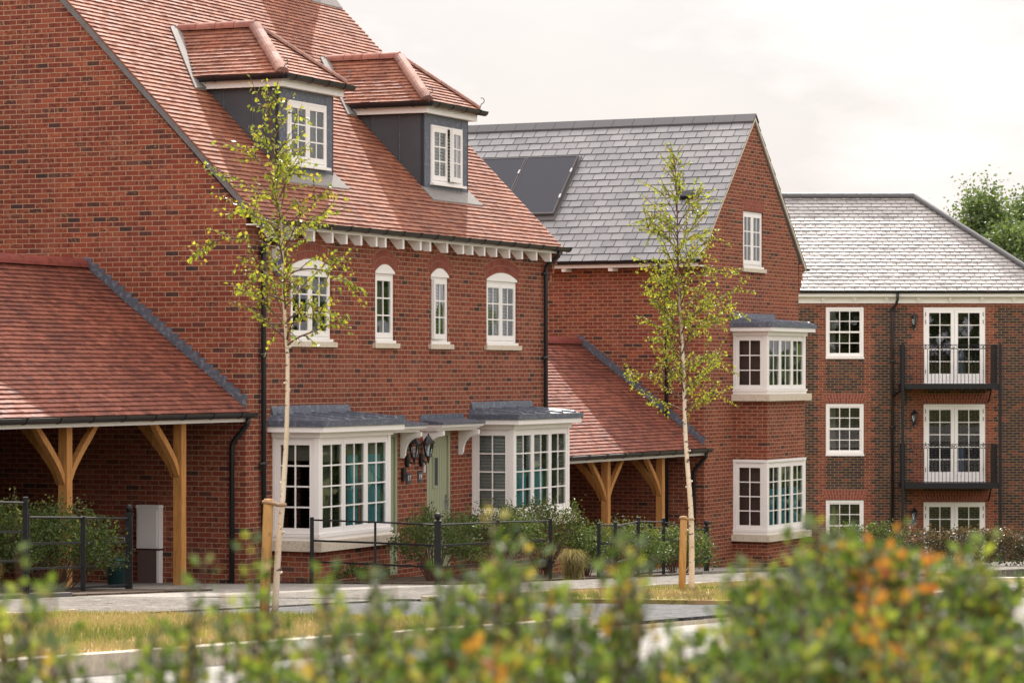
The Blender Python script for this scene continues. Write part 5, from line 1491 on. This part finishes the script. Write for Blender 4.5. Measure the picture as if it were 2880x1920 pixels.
shrub('garden_shrub', 'dense glossy shrub at the left picture edge', L2(-30, 37.2), (0.62, 0.8, 1.2), 5500, M['shrubleaf'], 0.042, 32, group='shrubs in the front gardens')
shrub('garden_shrub', 'leafy shrub before the left green door', (*W(F1, 2.4, 1.9), -0.05), (0.75, 0.85, 1.05), 5200, M['shrubleaf'], 0.042, 33, group='shrubs in the front gardens')
shrub('garden_shrub', 'leafy shrub before the right green door', (*W(F1, 4.4, 2.0), -0.1), (0.85, 0.85, 1.08), 6000, M['shrubleaf'], 0.042, 34, group='shrubs in the front gardens', sprigs=16)
shrub('garden_shrub', 'tall sprigged shrub under the right bay window', (*W(F1, 6.6, 1.9), -0.15), (0.85, 0.95, 1.12), 6000, M['shrubleaf'], 0.042, 35, group='shrubs in the front gardens', sprigs=24)
shrub('garden_shrub', 'low dark shrub beneath the left bay window', (*W(F1, 1.3, 1.3), -0.05), (0.5, 0.4, 0.32), 900, M['shrubleaf'], 0.04, 36, group='shrubs in the front gardens', sprigs=3)
shrub('garden_shrub', 'rounded shrub inside the railing before the far carport', L2(1755, 50.0, -0.05), (0.8, 1.1, 0.92), 6000, M['shrubleaf'], 0.045, 37, group='shrubs in the front gardens', sprigs=16)
shrub('garden_shrub', 'bushy shrub beside the ball post of the slate house', L2(1900, 54.0, -0.1), (0.8, 1.1, 0.9), 6000, M['shrubleaf'], 0.045, 38, group='shrubs in the front gardens')
shrub('garden_shrub', 'leaning shrub by the brick foot of the right bay', L2(1650, 49.0, -0.05), (0.35, 0.5, 0.72), 1400, M['shrubleaf'], 0.04, 39, group='shrubs in the front gardens')
# ornamental grass clump
random.seed(5)
og = MB()
for i in range(500):
    a = random.uniform(0, 6.28); sp = random.uniform(0.05, 0.34); h_ = random.uniform(0.25, 0.5)
    p0 = Vector((random.gauss(0, 0.05), random.gauss(0, 0.05), 0)); p1 = p0 + Vector((math.cos(a) * sp * 0.5, math.sin(a) * sp * 0.5, h_)); p2 = p0 + Vector((math.cos(a) * sp, math.sin(a) * sp, h_ * 0.75))
    wv = Vector((-math.sin(a), math.cos(a), 0)) * 0.005
    og.face([p0 - wv, p0 + wv, p1 + wv, p1 - wv], random.uniform(0.3, 1)); og.face([p1 - wv, p1 + wv, p2], random.uniform(0.3, 1))
o = og.build('grass_clump', M['grass']); o.location = L2(1610, 46.5, 0.0); tag(o, 'pale arching grass clump below the right bay window', 'plant')
# hedges before the apartments
shrub('clipped_hedge', 'bronze leaved clipped hedge before the ground floor french doors', (9.5, 62.5, gz(62.5)), (1.25, 0.45, 0.72), 7500, M['hedgeleaf'], 0.055, 41, 'hedge', 'bronze hedges before the apartments', 14, True)
shrub('clipped_hedge', 'bronze leaved clipped hedge at the right picture edge', (11.9, 62.0, gz(62)), (1.25, 0.45, 0.76), 7500, M['hedgeleaf'], 0.055, 42, 'hedge', 'bronze hedges before the apartments', 14, True)
shrub('garden_shrub', 'loose pale green shrub before the apartment sash window', L2(2440, 61.0), (1.1, 0.5, 0.85), 4000, M['shrubleaf'], 0.05, 43, group='shrubs before the apartments', sprigs=26)
shrub('garden_shrub', 'small dark shrub at the foot of the apartment block', L2(2360, 64.0), (0.6, 0.5, 0.62), 1600, M['hedgeleaf'], 0.05, 44, group='shrubs before the apartments', sprigs=10)
# far trees
def bigtree(label, c, h, rad, n, seed, tall=1.0, leafsz=0.16):
    random.seed(seed)
    e = empty('broadleaf_tree', c); tag(e, label, 'tree', 'trees behind the apartment block')
    tk = MB(); tk.tube([(0, 0, -0.3), (0.1, 0, h * 0.35), (0, 0.1, h * 0.7), (0, 0, h * 0.92)], [0.26, 0.2, 0.1, 0.03], 10)
    lf = MB()
    for i in range(30):
        z = h * random.uniform(0.3, 0.85); a = random.uniform(0, 6.28); l = rad * random.uniform(0.5, 0.95)
        tip = Vector((math.cos(a) * l, math.sin(a) * l, z + l * 0.7))
        tk.tube([(0, 0, z), tip * 0.5 + Vector((0, 0, z * 0.5)), tip], [0.06, 0.04, 0.012], 5)
    tk.build('trunk', M['twig'], e, True)
    ncl = n // 40
    for i in range(ncl):
        f = random.random() ** 0.75
        z = h * (0.22 + 0.80 * f)
        R_ = rad * math.sin(math.pi * min(0.97, 0.18 + 0.80 * f)) ** 0.7
        a = random.uniform(0, 6.28); k = math.sqrt(random.uniform(0.15, 1)) * random.uniform(0.8, 1.12)
        p = Vector((math.cos(a) * R_ * k, math.sin(a) * R_ * k, z)); tone = random.uniform(-0.25, 0.25)
        ax = Vector((random.gauss(0, 0.15), random.gauss(0, 0.15), 0.42 * tall))
        for j in range(40):
            q_ = p + rv(0.20) + ax * random.gauss(0, 1)
            leaf(lf, q_, rv() + Vector((0, 0, 0.2)), leafsz, 0.6, min(1, max(0, random.random() * 0.7 + tone + 0.15)))
    lf.build('crown', M['treeleaf'], e)
def fx(px, y): return (px - 1440) / 8450 * y
bigtree('upright airy tree behind the slate hip of the apartments', (fx(2765, 118), 118, -2.7), 11.9, 2.9, 40000, 51, 1.3)
bigtree('upright tree at the right picture edge, beyond the hip', (fx(2895, 122), 122, -2.7), 11.9, 3.4, 44000, 52, 1.2)
bigtree('rounded pale tree low behind the hip', (fx(2850, 112), 112, -2.7), 10.5, 3.2, 34000, 53, 0.6)

# foreground bushes, out of focus
def forebush(label, y, prof, n_st, seed, per=30, leafsz=0.0265, amber=(), group='out of focus bushes nearest the camera', depth=0.35, twiggy=1.0):
    """prof: (picture x in source pixels, top height as z) outline that the stems reach"""
    random.seed(seed)
    xs = [(p - 1440) / 8450 * y for p, z in prof]
    base = ((xs[0] + xs[-1]) / 2, y, gz(y) - 0.12)
    e = empty('leafy_bush', base); tag(e, label, 'bush', group)
    st, lf, am = MB(), MB(), MB()
    B = Vector(base)
    for i in range(n_st):
        u = random.uniform(xs[0], xs[-1])
        k = max(j for j in range(len(xs) - 1) if xs[j] <= u + 1e-9); f = (u - xs[k]) / (xs[k + 1] - xs[k])
        top = prof[k][1] + (prof[k + 1][1] - prof[k][1]) * f
        top = top - abs(random.gauss(0, 0.12)) if random.random() > 0.10 else top + random.uniform(-0.03, 0.055)
        yy = y + random.uniform(-depth, depth)
        tip = Vector((u, yy, top))
        rootp = Vector((base[0] + (u - base[0]) * 0.35 + random.gauss(0, 0.02), y + (yy - y) * 0.6, base[2] - 0.05))
        mid = rootp.lerp(tip, 0.55) + rv(0.03)
        P = [rootp - B, mid - B, tip - B]
        st.tube(P, [0.006, 0.004, 0.0015], 5)
        px = 1440 + u / y * 8450
        isam = any(abs(px - a) < w and random.random() < pr for a, w, pr in amber)
        tone = random.uniform(-0.36, 0.22)
        for j in range(per):
            g = 1 - random.random() ** 1.3 * 0.75
            p = (P[0].lerp(P[1], g * 2) if g < 0.5 else P[1].lerp(P[2], g * 2 - 1))
            side = rv(1); side.z = abs(side.z) * 0.5; side.normalize()
            p = p + side * random.uniform(0.0, 0.055) * (1.3 - g)
            fresh = 0.26 if g > 0.82 else 0
            leaf(am if (isam and g > 0.55) else lf, p, side + Vector((0, 0, 0.45)), leafsz, 0.62, min(1, max(0, random.random() * 0.72 + tone + fresh)))
    st.build('stems', M['twig'], e)
    lf.build('foliage', M['foreleaf'], e)
    if am.f: am.build('orange_foliage', M['autumnleaf'], e)
    return e
def zt(py, y): return CAMZ - (py - 1045) / 8450 * y
YB = 7.2
def pf(y, *pts): return [(a * 1.2245, zt(b * 1.2245, y)) for a, b in pts]     # outline noted on a 2352 px wide view
forebush('large rounded bush with orange new leaves at lower right', 5.5, pf(5.5, (1560, 1540), (1640, 1450), (1700, 1340), (1800, 1310), (1880, 1250), (1960, 1235), (2060, 1250), (2170, 1265), (2260, 1300), (2330, 1370), (2420, 1450)), 400, 61, 44, amber=((2430, 60, 0.38), (2330, 40, 0.10), (2540, 35, 0.12)))
forebush('broad green bush at lower middle', 5.2, pf(5.2, (690, 1480), (760, 1370), (860, 1330), (930, 1420), (1000, 1390), (1080, 1310), (1180, 1250), (1260, 1300), (1330, 1390), (1400, 1340), (1460, 1195), (1500, 1400), (1540, 1500)), 185, 62, 42, amber=((1700, 60, 0.12),))
forebush('slender bush with a tall shoot left of the birch stake', 5.4, pf(5.4, (235, 1540), (300, 1490), (380, 1460), (440, 1410), (480, 1290), (530, 1235), (575, 1280), (600, 1400), (650, 1460), (700, 1520)), 62, 63, 40, depth=0.25)
forebush('sparse bush at lower left corner', 5.0, pf(5.0, (-60, 1310), (30, 1330), (80, 1290), (120, 1390), (180, 1470), (250, 1530)), 40, 64, 36, depth=0.25)
forebush('low leafy bush along the bottom edge below the middle', 4.7, pf(4.7, (600, 1600), (720, 1530), (900, 1470), (1100, 1450), (1300, 1460), (1450, 1470), (1540, 1550)), 150, 65, 42, amber=((1340, 60, 0.28), (1130, 40, 0.10)))
forebush('low leafy bush along the bottom edge at the right', 4.75, pf(4.75, (1560, 1560), (1700, 1480), (1900, 1430), (2100, 1420), (2300, 1450), (2420, 1480)), 240, 66, 42, amber=((2460, 60, 0.28), (2600, 40, 0.12)))

# the far side of the street: a belt of trees to the right of and behind the camera, mirrored in the windows
random.seed(77)
tb = MB()
def belt(x0, y0, x1, y1, h, n):
    for i in range(n):
        f = random.random(); x = x0 + (x1 - x0) * f + random.gauss(0, 1.6); y = y0 + (y1 - y0) * f + random.gauss(0, 1.6)
        hh = h * (0.8 + 0.2 * math.sin(f * 37) + 0.12 * math.sin(f * 91))
        leaf(tb, (x, y, gz(y) + random.uniform(-0.5, hh)), rv(), 1.3, 0.8)
belt(36, 15, 40, 130, 9, 5200); belt(-70, -28, 45, -34, 9, 5200); belt(-46, -28, -42, 30, 9, 2600); belt(40, -30, 37, 20, 9, 2000)
tag(tb.build('treeline', M['treeleaf']), 'belt of dark trees across the street, seen only mirrored in windows', 'trees', kind='stuff')
